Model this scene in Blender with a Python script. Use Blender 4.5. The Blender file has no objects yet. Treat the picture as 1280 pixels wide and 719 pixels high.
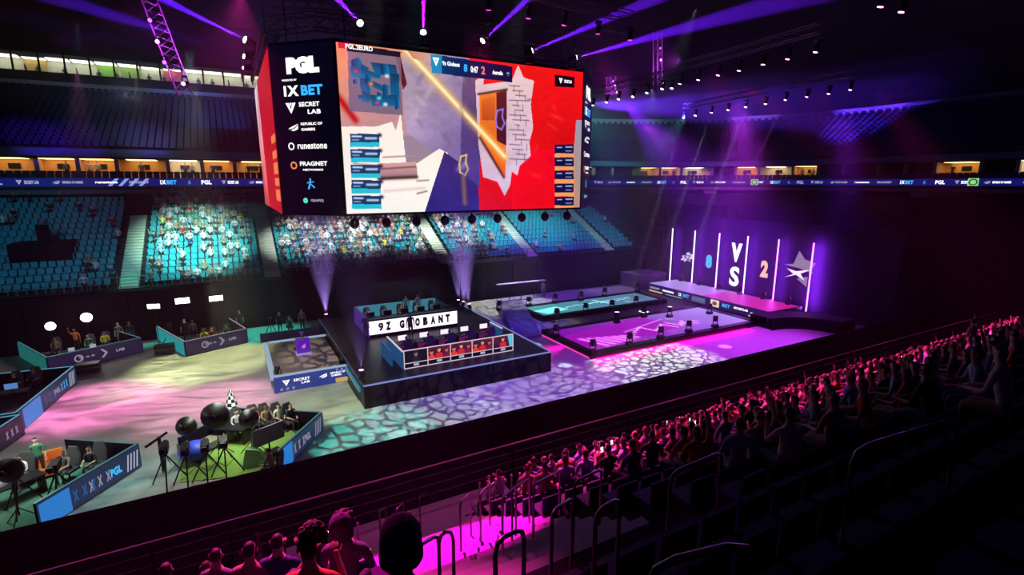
import bpy, bmesh, math, random
import numpy as np
from mathutils import Vector, Matrix
random.seed(7)
S = bpy.context.scene
COL = S.collection
R = math.radians
# ---------------------------------------------------------------- camera, world, exposure
CAM = Vector((0, 0, 12))
PITCH, YAW, FPX = math.atan(0.2056), R(28.5), 640.0
cd = bpy.data.cameras.new('camera'); cam = bpy.data.objects.new('camera', cd); COL.objects.link(cam); S.camera = cam
cam.location = CAM; cam.rotation_euler = (R(90) - PITCH, 0, -YAW); cd.sensor_width = 36; cd.lens = 18; cd.clip_end = 400
cd.clip_start = 0.05
wd = bpy.data.worlds.new('dark_hall'); S.world = wd; wd.use_nodes = True
wd.node_tree.nodes['Background'].inputs[0].default_value = (0.0, 0.0, 0.0, 1)
wd.node_tree.nodes['Background'].inputs[1].default_value = 0
S.view_settings.view_transform = 'Standard'; S.view_settings.look = 'None'
S.view_settings.gamma = 1; S.view_settings.exposure = 0.0
HAZE = 0.0004
HAZE_TOP = 0.0065
cy = S.cycles; cy.max_bounces = 4; cy.diffuse_bounces = 2; cy.glossy_bounces = 2; cy.transmission_bounces = 2; cy.volume_bounces = 0; cy.transparent_max_bounces = 8
cy.sample_clamp_indirect = 2.0; cy.sample_clamp_direct = 0

def ray(u, v):
    a = (u - 640) / FPX; b = (359.5 - v) / FPX
    c, s = math.cos(PITCH), math.sin(PITCH)
    x, y, w = a, c + b * s, b * c - s
    return Vector((x * math.cos(YAW) + y * math.sin(YAW), -x * math.sin(YAW) + y * math.cos(YAW), w))
def gz(u, v, z): d = ray(u, v); return CAM + d * ((z - CAM.z) / d.z)
def gy(u, v, y): d = ray(u, v); return CAM + d * (y / d.y)
def gx(u, v, x): d = ray(u, v); return CAM + d * (x / d.x)

def spot(loc, to, power, col, ang, blend=.4, gobo=None, soft=.15, seed=0., thr=.07, warp=0.):
    l = bpy.data.lights.new('spot_lamp', 'SPOT'); l.energy = power; l.color = col
    l.spot_size = R(ang); l.spot_blend = blend; l.shadow_soft_size = soft
    o = bpy.data.objects.new('spot_lamp', l); COL.objects.link(o); o.location = loc
    o.rotation_euler = (Vector(to) - Vector(loc)).to_track_quat('-Z', 'Y').to_euler()
    if gobo:   # a real gobo: the lamp's own emission pattern by direction
        l.use_nodes = True; t = l.node_tree; N = t.nodes; em = N['Emission']
        tc = N.new('ShaderNodeTexCoord'); sx = N.new('ShaderNodeSeparateXYZ'); cb = N.new('ShaderNodeCombineXYZ')
        dv = N.new('ShaderNodeVectorMath'); dv.operation = 'DIVIDE'
        t.links.new(tc.outputs['Normal'], sx.inputs[0])
        for i in range(3): t.links.new(sx.outputs[2], cb.inputs[i])
        t.links.new(tc.outputs['Normal'], dv.inputs[0]); t.links.new(cb.outputs[0], dv.inputs[1])
        ad = N.new('ShaderNodeVectorMath'); ad.operation = 'ADD'; ad.inputs[1].default_value = (seed, seed * .37, 0)
        t.links.new(dv.outputs[0], ad.inputs[0])
        if warp >= 0:
            nz = N.new('ShaderNodeTexNoise'); nz.inputs['Scale'].default_value = gobo * 1.3; nz.inputs['Detail'].default_value = 2
            t.links.new(ad.outputs[0], nz.inputs['Vector'])
            sc_ = N.new('ShaderNodeVectorMath'); sc_.operation = 'SCALE'; sc_.inputs['Scale'].default_value = .7 / gobo
            t.links.new(nz.outputs['Color'], sc_.inputs[0])
            a2 = N.new('ShaderNodeVectorMath'); t.links.new(ad.outputs[0], a2.inputs[0]); t.links.new(sc_.outputs[0], a2.inputs[1])
            vo = N.new('ShaderNodeTexVoronoi'); vo.feature = 'DISTANCE_TO_EDGE'; vo.inputs['Scale'].default_value = gobo
            t.links.new(a2.outputs[0], vo.inputs['Vector'])
            mr = N.new('ShaderNodeMapRange'); mr.inputs[1].default_value = thr * .6; mr.inputs[2].default_value = thr * 1.8
            mr.inputs[3].default_value = .06; mr.inputs[4].default_value = 1
            t.links.new(vo.outputs[0], mr.inputs[0]); t.links.new(mr.outputs[0], em.inputs['Strength'])
        else:      # soft streaky break-up pattern
            mp = N.new('ShaderNodeMapping'); mp.inputs['Scale'].default_value = (1, 3.2, 1); mp.inputs['Rotation'].default_value = (0, 0, seed)
            t.links.new(ad.outputs[0], mp.inputs[0])
            nz = N.new('ShaderNodeTexNoise'); nz.inputs['Scale'].default_value = gobo; nz.inputs['Detail'].default_value = 3
            nz.inputs['Distortion'].default_value = 1.2
            t.links.new(mp.outputs[0], nz.inputs['Vector'])
            mr = N.new('ShaderNodeMapRange'); mr.inputs[1].default_value = .38; mr.inputs[2].default_value = .62
            mr.inputs[3].default_value = .35; mr.inputs[4].default_value = 1.25
            t.links.new(nz.outputs[0], mr.inputs[0]); t.links.new(mr.outputs[0], em.inputs['Strength'])
    return o

def area(loc, to, power, col, sx, sy):
    l = bpy.data.lights.new('area_lamp', 'AREA'); l.energy = power; l.color = col; l.shape = 'RECTANGLE'; l.size = sx; l.size_y = sy
    o = bpy.data.objects.new('area_lamp', l); COL.objects.link(o); o.location = loc
    o.rotation_euler = (Vector(to) - Vector(loc)).to_track_quat('-Z', 'Y').to_euler(); return o

# ---- washes on the floor (unseen spots near rig height, no fixtures built)
def wash(u, v, rad, power, col, z=0, frm=None, **k):
    t = gz(u, v, z)      # unseen lamps clear the video cube: near floor from front, far from behind
    if frm: f = Vector(frm)
    elif t.x < -1 or t.x > 24: f = Vector((t.x + 1, t.y + 3, 19.5))
    elif t.y < 39.5: f = Vector((t.x, 14.5, 19))
    else: f = Vector((t.x, 47, 19))
    f.z = min(f.z, 18.2); k.setdefault('soft', .03 if k.get('gobo') else .7)
    return spot(f, t, power, col, 2 * math.degrees(math.atan(rad / (f - t).length)), **k)
wash(262, 452, 5.0, 30000, (.86, 1, .42), gobo=9, seed=.4, warp=-1, blend=.7)
wash(190, 480, 3.6, 18000, (.9, 1, .62), gobo=9, seed=.9, warp=-1, blend=.9)
wash(120, 506, 4.6, 42000, (1, .24, .60), gobo=5, seed=1.4, warp=-1, blend=.9)
wash(262, 505, 4.6, 28000, (1, .42, .62), gobo=5, seed=2.2, warp=-1, blend=.9)
wash(320, 480, 4.0, 17000, (1, .85, .85), blend=.9)
wash(418, 500, 3.3, 26000, (.8, 1, .55), gobo=9, seed=.7, warp=-1, blend=.8)
wash(470, 545, 3.4, 26000, (.12, 1, .82), gobo=25, seed=.3, thr=.1, blend=.6)
wash(330, 417, 3.6, 15000, (.02, 1, .75), blend=.6)
wash(180, 425, 3.0, 9000, (.02, 1, .7), blend=.8)
wash(130, 610, 3.4, 7000, (.35, 1, .85), gobo=9, seed=.5, warp=-1, blend=.8)
wash(60, 590, 2.6, 4500, (.2, 1, .7), blend=.8)
wash(285, 560, 2.6, 5000, (.5, 1, .5), blend=.8)
# cracked white and violet gobos over the stage floor
wash(822, 452, 5.2, 34000, (.9, 1, .86), gobo=28, seed=.11, thr=.09, blend=.35)
wash(690, 490, 5.0, 20000, (.86, .82, 1), gobo=27, seed=.61, thr=.08, blend=.5)
wash(545, 520, 4.4, 22000, (.8, .95, 1), gobo=25, seed=1.7, thr=.08, blend=.5)
wash(640, 380, 5.2, 22000, (.95, 1, .8), gobo=30, seed=.9, thr=.06, blend=.4)
wash(690, 408, 4.0, 9000, (.9, 1, .7), gobo=30, seed=.2, thr=.07, blend=.6)
wash(400, 442, 2.8, 30000, (1, .92, .7), z=.8, gobo=28, seed=.5, thr=.09, blend=.6)
wash(612, 395, 1.7, 6000, (1, .8, .7), blend=.8)
wash(760, 360, 5.0, 6000, (.7, .5, 1), blend=.9)
# violet general wash of the show floor
wash(720, 480, 11, 20000, (.32, .05, 1), blend=1)
wash(930, 425, 9, 42000, (.55, .03, 1), blend=1)
wash(740, 455, 5, 6000, (.9, .02, .8), blend=1)
wash(560, 440, 8, 14000, (.18, .06, 1), z=1.3, blend=1)
wash(655, 412, 1.8, 13000, (.15, .02, 1), blend=.8)
wash(1060, 400, 6, 20000, (.3, .02, .9), blend=1)
wash(455, 455, 1.3, 4500, (.3, .02, 1), z=1.3, blend=.7)
# violet on the black drapes round the stage and along the far side
spot((28, 33, 18.2), (49.5, 36.5, 4.5), 90000, (.22, .01, 1), 38, 1)
spot((26, 30, 18.2), (30, 47, 1.5), 26000, (.22, .05, 1), 50, 1)
spot((12, 30, 18.2), (10, 47, 1.5), 16000, (.2, .08, 1), 46, 1)
# audience lights: far stand teal light, patches of warm white, magenta on the near stand
spot((-1, 30, 18.2), (-3.0, 53, 6.4), 100000, (.5, 1, .88), 24, 1)
spot((0, 34, 18.2), (-6, 50, 5), 9000, (.3, .9, 1), 20, 1)
for x, p_ in ((5, 34000), (10, 44000), (15, 44000), (20, 40000), (25, 36000)): spot((x, 45.2, 18.2), (x + .6, 52.5, 6.2), p_ * .62, (.8, .97, 1), 34, .9)
spot((29, 45, 18.2), (32, 53, 6), 17000, (.3, 1, 1), 46, 1)
spot((-18, 28, 18.2), (-16, 53, 6), 6000, (.08, .6, 1), 44, 1)
spot((-12, 28, 18.2), (-9.5, 51, 5), 3500, (.1, .7, 1), 22, 1)
spot((38, 36, 18.2), (41, 53, 6), 9000, (.2, .8, .95), 40, 1)
spot((5, 24, 18.2), (3.2, 8.6, 5), 130000, (1, .002, .52), 13, .7)
spot((1, 21, 18.2), (-.8, 6.0, 8), 60000, (1, .03, .42), 26, .9)
for x in (8, 14, 21, 29, 37):
    spot((x + 1, 20, 18.2), (x, 9.6, 4.4), 95000 + 200 * x, (1, .03, .38), 24, 1, gobo=9, seed=x * .3, warp=-1, soft=.5)
spot((30, 24, 18.2), (34, 7.5, 6), 55000, (1, .03, .36), 30, 1)
spot((24, 29, 18.2), (13, 6, 7), 900, (.25, .05, 1), 50, 1)
# blue splashes on the upper tier
def splash(u, v, y, p, col, ang, **k):
    t = gy(u, v, y) if y > 0 else gx(u, v, -y)
    spot((25, 35, 18), t, p, col, ang, **k)
splash(1085, 140, -84, 900000, (.14, .03, 1), 11, blend=.6, gobo=20, seed=.3, warp=-1)
splash(1130, 105, -84, 200000, (.14, .03, 1), 9, blend=.6, gobo=20, seed=.7, warp=-1)
splash(935, 125, -76, 260000, (.35, .1, 1), 11, blend=.8, gobo=20, seed=.9, warp=-1)
spot((8, 38, 18.2), gy(255, 140, 74), 70000, (.02, .25, 1), 15, .7)
spot((-4, 38, 18.2), gy(40, 176, 66), 24000, (.25, .05, 1), 11, .8)
spot((-2, 38, 18.2), gy(90, 176, 66), 16000, (.25, .05, 1), 11, .8)
spot((0, 38, 18.2), gy(180, 176, 66), 14000, (.25, .05, 1), 11, .8)
spot((-6, 50, 18.2), (-8, 78, 22.5), 3500, (.6, .75, 1), 60, 1, soft=.6)  # added soft fill to brighten the pale gallery fascia
spot((24, 36, 18.2), gy(770, 175, 70), 60000, (.25, .8, .9), 24, 1)
spot((40, 44, 18.2), (66, 54, 10.5), 30000, (.75, .08, .8), 30, 1)

# ---------------------------------------------------------------- materials
MATS = {}
def mat(name, col=(.5, .5, .5), rough=.6, metal=0., emit=None, st=1., noise=0., nscale=4., bump=0., spec=.5, alpha=1.):
    if name in MATS: return MATS[name]
    m = bpy.data.materials.new(name); m.use_nodes = True; t = m.node_tree; b = t.nodes['Principled BSDF']
    b.inputs['Base Color'].default_value = (*col, 1); b.inputs['Roughness'].default_value = rough
    b.inputs['Metallic'].default_value = metal; b.inputs['Specular IOR Level'].default_value = spec
    if emit: b.inputs['Emission Color'].default_value = (*emit, 1); b.inputs['Emission Strength'].default_value = st
    if noise or bump:
        tc = t.nodes.new('ShaderNodeTexCoord'); nz = t.nodes.new('ShaderNodeTexNoise')
        nz.inputs['Scale'].default_value = nscale; nz.inputs['Detail'].default_value = 5
        t.links.new(tc.outputs['Object'], nz.inputs['Vector'])
        if noise:
            mx = t.nodes.new('ShaderNodeMix'); mx.data_type = 'RGBA'
            mx.inputs[6].default_value = (*[c * (1 - noise) for c in col], 1); mx.inputs[7].default_value = (*[min(1, c * (1 + noise)) for c in col], 1)
            t.links.new(nz.outputs['Fac'], mx.inputs[0]); t.links.new(mx.outputs[2], b.inputs['Base Color'])
        if bump:
            bp = t.nodes.new('ShaderNodeBump'); bp.inputs['Strength'].default_value = bump; bp.inputs['Distance'].default_value = .02
            t.links.new(nz.outputs['Fac'], bp.inputs['Height']); t.links.new(bp.outputs[0], b.inputs['Normal'])
    MATS[name] = m; return m
def led(name, col, st=1., sample=False):
    m = mat(name, (.01, .01, .01), .4, emit=col, st=st); m.cycles.emission_sampling = 'FRONT' if sample else 'NONE'; return m
def led_vcol(name, st=1.):
    if name in MATS: return MATS[name]
    m = bpy.data.materials.new(name); m.use_nodes = True; t = m.node_tree; b = t.nodes['Principled BSDF']
    b.inputs['Base Color'].default_value = (.01, .01, .01, 1); b.inputs['Roughness'].default_value = .5
    a = t.nodes.new('ShaderNodeVertexColor'); a.layer_name = 'picture'
    t.links.new(a.outputs[0], b.inputs['Emission Color']); b.inputs['Emission Strength'].default_value = st; m.cycles.emission_sampling = 'NONE'
    MATS[name] = m; return m
BLK = mat('black_drape', (.007, .006, .009), .9, noise=.4, nscale=3, bump=.3, spec=.08)
BLKM = mat('black_metal', (.02, .02, .022), .4, .6)
BLKG = mat('black_gloss', (.008, .008, .014), .4, spec=.25)
STEEL = mat('rail_steel', (.22, .21, .23), .35, .85)
CONC = mat('concrete', (.33, .32, .32), .55, noise=.18, nscale=1.6, bump=.15)
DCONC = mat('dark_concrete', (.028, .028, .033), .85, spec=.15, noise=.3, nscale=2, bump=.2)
AISLE = mat('pale_step_concrete', (.50, .50, .40), .8, noise=.15, nscale=3, bump=.1)
FASC = mat('fascia_plaster', (.20, .22, .26), .6, noise=.1, nscale=2)
TEAL = mat('teal_plastic_seat', (.010, .30, .36), .45)
DSEAT = mat('navy_plastic_seat', (.006, .022, .06), .5)
WHITE = led('white_led', (1, 1, 1), 1.4)
DIMW = led('dim_white_led', (.75, .78, 1), .55)
CYAN = led('cyan_led', (.05, .45, 1), 1.1)
NAVY = led('navy_led', (.004, .006, .13), 1)
BLUEP = led('blue_led', (.02, .09, .5), .9)
DNAVY = led('dark_navy_led', (.001, .001, .006), 1)

# ---------------------------------------------------------------- mesh builder
class MB:
    def __init__(s): s.v = []; s.f = []; s.m = []; s.smooth = []
    def add(s, vs, fs, m=0, sm=False):
        b = len(s.v); s.v += [tuple(x) for x in vs]; s.f += [[b + i for i in f] for f in fs]; s.m += [m] * len(fs); s.smooth += [sm] * len(fs); return s
    def box(s, x0, x1, y0, y1, z0, z1, m=0, mtx=None):
        vs = [Vector(p) for p in ((x0, y0, z0), (x1, y0, z0), (x1, y1, z0), (x0, y1, z0), (x0, y0, z1), (x1, y0, z1), (x1, y1, z1), (x0, y1, z1))]
        if mtx: vs = [mtx @ v for v in vs]
        return s.add(vs, [(0, 3, 2, 1), (4, 5, 6, 7), (0, 1, 5, 4), (1, 2, 6, 5), (2, 3, 7, 6), (3, 0, 4, 7)], m)
    def bar(s, a, b, w, h, m=0):   # box along a-b, w horizontal, h vertical, resting centred on the line
        a, b = Vector(a), Vector(b); d = (b - a).normalized(); n = d.cross(Vector((0, 0, 1)))
        n = n.normalized() if n.length > 1e-4 else Vector((1, 0, 0)); u = n.cross(d).normalized()
        vs = [p + n * i * w / 2 + u * j * h / 2 for p in (a, b) for i, j in ((-1, -1), (1, -1), (1, 1), (-1, 1))]
        return s.add(vs, [(0, 1, 2, 3), (7, 6, 5, 4), (0, 4, 5, 1), (1, 5, 6, 2), (2, 6, 7, 3), (3, 7, 4, 0)], m)
    def wall(s, a, b, z0, z1, t, m=0, off=0):   # vertical slab from a to b (2-D)
        a, b = Vector((a[0], a[1], 0)), Vector((b[0], b[1], 0)); d = (b - a).normalized(); n = Vector((d.y, -d.x, 0))
        P = [a + n * (off + t / 2), b + n * (off + t / 2), b + n * (off - t / 2), a + n * (off - t / 2)]
        vs = [(p.x, p.y, z) for z in (z0, z1) for p in P]
        return s.add(vs, [(0, 3, 2, 1), (4, 5, 6, 7), (0, 1, 5, 4), (1, 2, 6, 5), (2, 3, 7, 6), (3, 0, 4, 7)], m)
    def tube(s, pts, r, n=8, m=0, cap=True):
        pts = [Vector(p) for p in pts]; rr = r if isinstance(r, (list, tuple)) else [r] * len(pts)
        vs = []
        for i, p in enumerate(pts):
            d = (pts[min(i + 1, len(pts) - 1)] - pts[max(i - 1, 0)]).normalized()
            x = d.cross(Vector((0, 0, 1))); x = x.normalized() if x.length > 1e-3 else Vector((1, 0, 0)); y = d.cross(x)
            vs += [p + (x * math.cos(2 * math.pi * k / n) + y * math.sin(2 * math.pi * k / n)) * rr[i] for k in range(n)]
        fs = [(i * n + k, i * n + (k + 1) % n, (i + 1) * n + (k + 1) % n, (i + 1) * n + k) for i in range(len(pts) - 1) for k in range(n)]
        s.add(vs, fs, m, True)
        if cap: s.add(vs[:n], [tuple(range(n))[::-1]], m); s.add(vs[-n:], [tuple(range(n))], m)
        return s
    def ball(s, c, rx, ry, rz, m=0, nu=10, nv=7, mtx=None):
        vs = []; c = Vector(c)
        for j in range(nv + 1):
            a = math.pi * j / nv
            for i in range(nu):
                t = 2 * math.pi * i / nu
                p = Vector((rx * math.sin(a) * math.cos(t), ry * math.sin(a) * math.sin(t), rz * math.cos(a)))
                vs.append((mtx @ p if mtx else p) + c)
        return s.add(vs, [(j * nu + i, (j + 1) * nu + i, (j + 1) * nu + (i + 1) % nu, j * nu + (i + 1) % nu) for j in range(nv) for i in range(nu)], m, True)
    def path(s, pts, prof, m=0, closed=False):   # sweep a profile of (offset outward, z) along a 2-D path with normals
        n = len(prof); vs = []
        for (x, y, nx, ny) in pts: vs += [(x + nx * o, y + ny * o, z) for o, z in prof]
        k = len(pts); fs = []
        for i in range(k - 1):
            for j in range(n - (0 if closed else 1)):
                fs.append((i * n + j, (i + 1) * n + j, (i + 1) * n + (j + 1) % n, i * n + (j + 1) % n))
        return s.add(vs, fs, m)
    def mesh(s, name, mats):
        me = bpy.data.meshes.new(name); me.from_pydata(s.v, [], s.f)
        for m in mats: me.materials.append(m)
        me.polygons.foreach_set('material_index', s.m); me.polygons.foreach_set('use_smooth', s.smooth); me.update(); return me
    def obj(s, name, mats, parent=None, loc=None, rz=0.):
        if not isinstance(mats, (list, tuple)): mats = [mats]
        return link(name, s.mesh(name, mats), parent, loc, rz)
def link(name, me, parent=None, loc=None, rz=0.):
    o = bpy.data.objects.new(name, me); COL.objects.link(o)
    if parent is not None: o.parent = parent
    if loc is not None: o.location = loc
    o.rotation_euler.z = rz; return o
def tag(o, label, cat, group=None, kind=None):
    o['label'] = label; o['category'] = cat
    if group: o['group'] = group
    if kind: o['kind'] = kind
    return o
def thing(name, label, cat, loc=(0, 0, 0), rz=0., group=None):
    o = link(name, None, None, loc, rz); return tag(o, label, cat, group)
def struct(o, label=None):
    o['kind'] = 'structure'
    if label: o['label'] = label
    return o
def tree_copy(o, parent=None):
    c = o.copy(); COL.objects.link(c)
    if parent is not None: c.parent = parent
    for ch in list(o.children): tree_copy(ch, c)
    return c

ORD = 'first second third fourth fifth sixth seventh eighth ninth tenth eleventh twelfth thirteenth fourteenth fifteenth sixteenth seventeenth eighteenth nineteenth twentieth twenty-first twenty-second twenty-third twenty-fourth twenty-fifth twenty-sixth twenty-seventh twenty-eighth'.split()
_txt = {}
def text_mesh(body, bold=.02):
    k = (body, bold)
    if k not in _txt:
        cu = bpy.data.curves.new('lettering', 'FONT'); cu.body = body; cu.size = 1; cu.offset = bold; cu.resolution_u = 3; cu.space_character = 1.05
        o = bpy.data.objects.new('lettering', cu); COL.objects.link(o)
        dg = bpy.context.evaluated_depsgraph_get(); dg.update()
        me = bpy.data.meshes.new_from_object(o.evaluated_get(dg)); bpy.data.objects.remove(o)
        xs = [v.co.x for v in me.vertices]; ys = [v.co.y for v in me.vertices]
        x0, x1, y0, y1 = min(xs), max(xs), min(ys), max(ys)
        for v in me.vertices: v.co.x = (v.co.x - (x0 + x1) / 2) / (x1 - x0); v.co.y = (v.co.y - (y0 + y1) / 2) / (y1 - y0); v.co.z = 0
        _txt[k] = me
    return _txt[k]
_tm = {}
def frame_mtx(c, right, up, w=1, h=1, shear=0.):
    r = Vector(right).normalized(); u = Vector(up).normalized(); n = r.cross(u)
    m = Matrix(((r.x, u.x, n.x, 0), (r.y, u.y, n.y, 0), (r.z, u.z, n.z, 0), (0, 0, 0, 1)))
    return Matrix.Translation(c) @ m @ Matrix(((w, shear * h, 0, 0), (0, h, 0, 0), (0, 0, 1, 0), (0, 0, 0, 1)))
def text(body, c, right, up, w, h, m, parent, bold=.02, name='lettering', shear=0.):
    k = (body, bold, m.name)
    if k not in _tm:
        me = text_mesh(body, bold).copy(); me.materials.clear(); me.materials.append(m); _tm[k] = me
    o = bpy.data.objects.new(name, _tm[k]); COL.objects.link(o); o.parent = parent
    o.matrix_local = frame_mtx(c, right, up, w, h, shear); return o
def shape(polys, c, right, up, w, h, m, parent, name='emblem'):   # flat logo from polygons in a unit square
    b = MB()
    for p in polys: b.add([(x - .5, y - .5, 0) for x, y in p], [tuple(range(len(p)))])
    o = b.obj(name, m, parent); o.matrix_local = frame_mtx(c, right, up, w, h); return o
SHIELD = [[(0, .95), (.3, .95), (.5, .35), (.5, 0)], [(.7, .95), (1, .95), (.5, 0), (.5, .35)], [(.38, .95), (.62, .95), (.5, .6)]]
SWOOSH = [[(0, .3), (.5, .45), (1, 1), (.55, .75), (.2, .5)], [(.25, .2), (.6, .35), (.95, .8), (.9, .3), (.5, .05)]]
def ring(n=18, r0=.5, r1=.34, cx=.5, cy=.5, a0=0, a1=6.2832):
    out = []
    for i in range(n):
        a = a0 + (a1 - a0) * i / n; b = a0 + (a1 - a0) * (i + 1) / n
        out.append([(cx + r0 * math.cos(a), cy + r0 * math.sin(a)), (cx + r0 * math.cos(b), cy + r0 * math.sin(b)), (cx + r1 * math.cos(b), cy + r1 * math.sin(b)), (cx + r1 * math.cos(a), cy + r1 * math.sin(a))])
    return out
FIG = [[(.45, 1), (.6, .9), (.55, .6), (.4, .55)], [(.1, .6), (.9, .7), (.9, .62), (.1, .5)], [(.4, .55), (.55, .5), (.35, 0), (.15, 0)], [(.45, .5), (.6, .45), (1, .15), (.85, .08)]]
STRIPES = [[(i * .25, 0), (i * .25 + .1, 0), (i * .25 + .3, 1), (i * .25 + .2, 1)] for i in range(4)]
CROSS3 = sum([[[(x, .1), (x + .04, 0), (x + .2, .9), (x + .16, 1)], [(x + .16, 0), (x + .2, .1), (x + .04, 1), (x, .9)]] for x in (0, .4, .8)], [])

# ---------------------------------------------------------------- shell of the hall
struct(MB().box(-45, 100, -15, 95, -.3, 0).obj('floor', CONC))
struct(MB().box(-45, 100, -15, 95, 34, 34.3).obj('ceiling', BLK))
struct(MB().box(-45.3, -45, -15, 95, 0, 34).obj('wall_left', BLK))
struct(MB().box(-45, 100, 90, 90.3, 0, 34).obj('wall_back', BLK))
struct(MB().box(100, 100.3, -15, 95, 0, 34).obj('wall_right', BLK))
def haze_layer(z0, z1, dens, label, x0=-44.9, x1=99.9, y0=-14.9, y1=89.9):
    hz = MB().box(x0, x1, y0, y1, z0, z1).obj('haze', bpy.data.materials.new('haze')); hz['kind'] = 'stuff'
    tag(hz, label, 'haze'); hm = hz.data.materials[0]; hm.use_nodes = True; hm.node_tree.nodes.clear()
    o_ = hm.node_tree.nodes.new('ShaderNodeOutputMaterial'); v_ = hm.node_tree.nodes.new('ShaderNodeVolumeScatter')
    v_.inputs['Density'].default_value = dens; v_.inputs['Anisotropy'].default_value = .2; v_.inputs['Color'].default_value = (.9, .85, 1, 1)
    hm.node_tree.links.new(v_.outputs[0], o_.inputs['Volume'])
haze_layer(.02, 18.35, HAZE, 'thin violet smoke haze hanging over the floor and stands')
haze_layer(1.3, 18.3, .006, 'thicker violet smoke plume hanging round the glowing tubes', 28, 56, 25.5, 61)
haze_layer(1.4, 10.4, .005, 'thin smoke drifting behind the player stage along the far wall', -2, 27.9, 35, 47.5)
haze_layer(18.36, 33.9, HAZE_TOP, 'smoke haze under the roof, made denser to show the lamp beams')  # layer made denser so the beams show at lower lamp power

# oval path: straight along Y, quarter arc, straight down X   (x, y, nx, ny); normals point outward
def oval(y0, x_arc, r, x_start=-40, y_end=-12, n=18):
    P = [(x, y0, 0, 1) for x in np.linspace(x_start, x_arc, 24)]
    cy = y0 - r
    P += [(x_arc + r * math.sin(a), cy + r * math.cos(a), math.sin(a), math.cos(a)) for a in [math.pi / 2 * i / n for i in range(1, n + 1)]]
    P += [(x_arc + r, y, 1, 0) for y in np.linspace(cy, y_end, 12)[1:]]
    return P
PATH = oval(62, 48, 22)            # LED ribbon line
def at_s(s, off=0.):               # point and tangent at arc length s along PATH (s=0 at X=0)
    x0 = s
    if s < 48: return Vector((s, 62 + off, 0)), Vector((1, 0, 0)), Vector((0, 1, 0))
    L = math.pi / 2 * 22
    if s < 48 + L:
        a = (s - 48) / 22; nv = Vector((math.sin(a), math.cos(a), 0)); return Vector((48, 40, 0)) + nv * (22 + off), Vector((math.cos(a), -math.sin(a), 0)), nv
    return Vector((70 + off, 40 - (s - 48 - L), 0)), Vector((0, -1, 0)), Vector((1, 0, 0))

# concourse deck, fascias, upper tier steps
b = MB(); b.path(PATH, [(0, 11.3), (0, 12.4), (.35, 12.4), (.35, 11.3)], 0, True)
struct(b.obj('trim_1', BLKM), None)
b = MB(); b.path(PATH, [(-.05, 10.9), (-.05, 11.3), (6, 11.3), (6, 10.9)], 0, True); struct(b.obj('trim_2', FASC))
b = MB(); b.path(PATH, [(.3, 12.2), (5, 12.2)]); b.path(PATH, [(1.2, 14.25), (1.2, 14.4), (6, 14.4), (6, 14.25)], 0, True); struct(b.obj('suite_deck', DCONC))
b = MB(); b.path(PATH, [(0, 14.35), (0, 15.05), (.5, 15.05), (.5, 14.35)], 0, True)
struct(b.obj('trim_3', mat('blue_green_fascia', (.05, .18, .24), .5)))
prof = []
for i in range(18): prof += [(.8 + i * .87, 15. + i * .42), (.8 + (i + 1) * .87, 15. + i * .42)]
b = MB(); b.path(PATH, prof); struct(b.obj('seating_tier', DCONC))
b = MB(); b.path(PATH, [(16.2, 22.3), (16.2, 23.1), (16.6, 23.1), (16.6, 22.3)], 0, True); struct(b.obj('trim_4', mat('pale_blue_fascia', (.42, .47, .55), .5)))
b = MB(); b.path(PATH, [(16.4, 23.05), (24, 23.05)]); struct(b.obj('gallery_deck', DCONC))
# far concourse behind the lower bowl
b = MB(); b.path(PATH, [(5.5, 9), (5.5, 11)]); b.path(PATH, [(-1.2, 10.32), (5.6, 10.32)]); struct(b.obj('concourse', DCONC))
for s in (-28, -7.5, 12, 30, 44, 58, 66, 84, 92):
    p, t, n = at_s(s, 1.2); 
    struct(MB().wall(p.xy - t.xy * .9, p.xy + t.xy * .9, 10.33, 11.3, 1.4).obj('pillar', FASC), 'pale concrete pier under the ribbon display')

# lower bowl, far side: 12 rows between aisles
NR, RUN, RISE = 15, .84, .42; NA = 12
b = MB(); P = oval(48, 44, 12, n=12, y_end=30)
prof = [(0, 0), (0, 4.0)]
for i in range(NR): prof += [(i * RUN, 4.0 + i * RISE), ((i + 1) * RUN, 4.0 + i * RISE)]
prof += [(NR * RUN, 10.3), (14, 10.3)]
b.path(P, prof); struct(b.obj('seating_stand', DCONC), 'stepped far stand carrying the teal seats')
AX = [-7.5, 2.6, 18.6, 28.6, 39.4]
for ax, lab in zip(AX, ('first from the left, beside the dark block', 'left of the hanging screen, second from the left', 'third from the left, under the screen', 'fourth from the left, under the red part of the screen', 'rightmost, by the end of the far stand')):
    t = thing('aisle_stairs', 'pale concrete stairs, ' + lab, 'stairs', (ax, 48, 4), group='stairs of the far stand')
    me = MB().box(-.62, .62, 0, .42, 0, .2).mesh('step', [AISLE])
    for i in range(NA * 2):
        link('step', me, t, (0, i * .42, i * .21))
    MB().box(-.95, .95, NA * RUN + .02, NR * RUN, 3.6 + 1.2, 6.9).box(-1.0, 1.0, NA * RUN - .02, NR * RUN, 6.9, 7.0).obj('doorway_block', BLK, t)
    h = MB()
    for sx in (-.66, .66):
        h.tube([(sx, 0, 0), (sx, 0, 1), (sx, .5, 1.1)], .025, 6)
    h.obj('handrail', STEEL, t)
# glass front rail of the far stand and number flag
t = thing('guard_rail', 'thin steel rail along the front edge of the far stand', 'rail', (0, 47.95, 4))
h = MB(); h.tube([(-38, 0, .9), (43, 0, .9)], .03, 6)
for x in range(-38, 44, 2): h.tube([(x, 0, 0), (x, 0, .9)], .02, 5)
h.obj('bars', STEEL, t)
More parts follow.
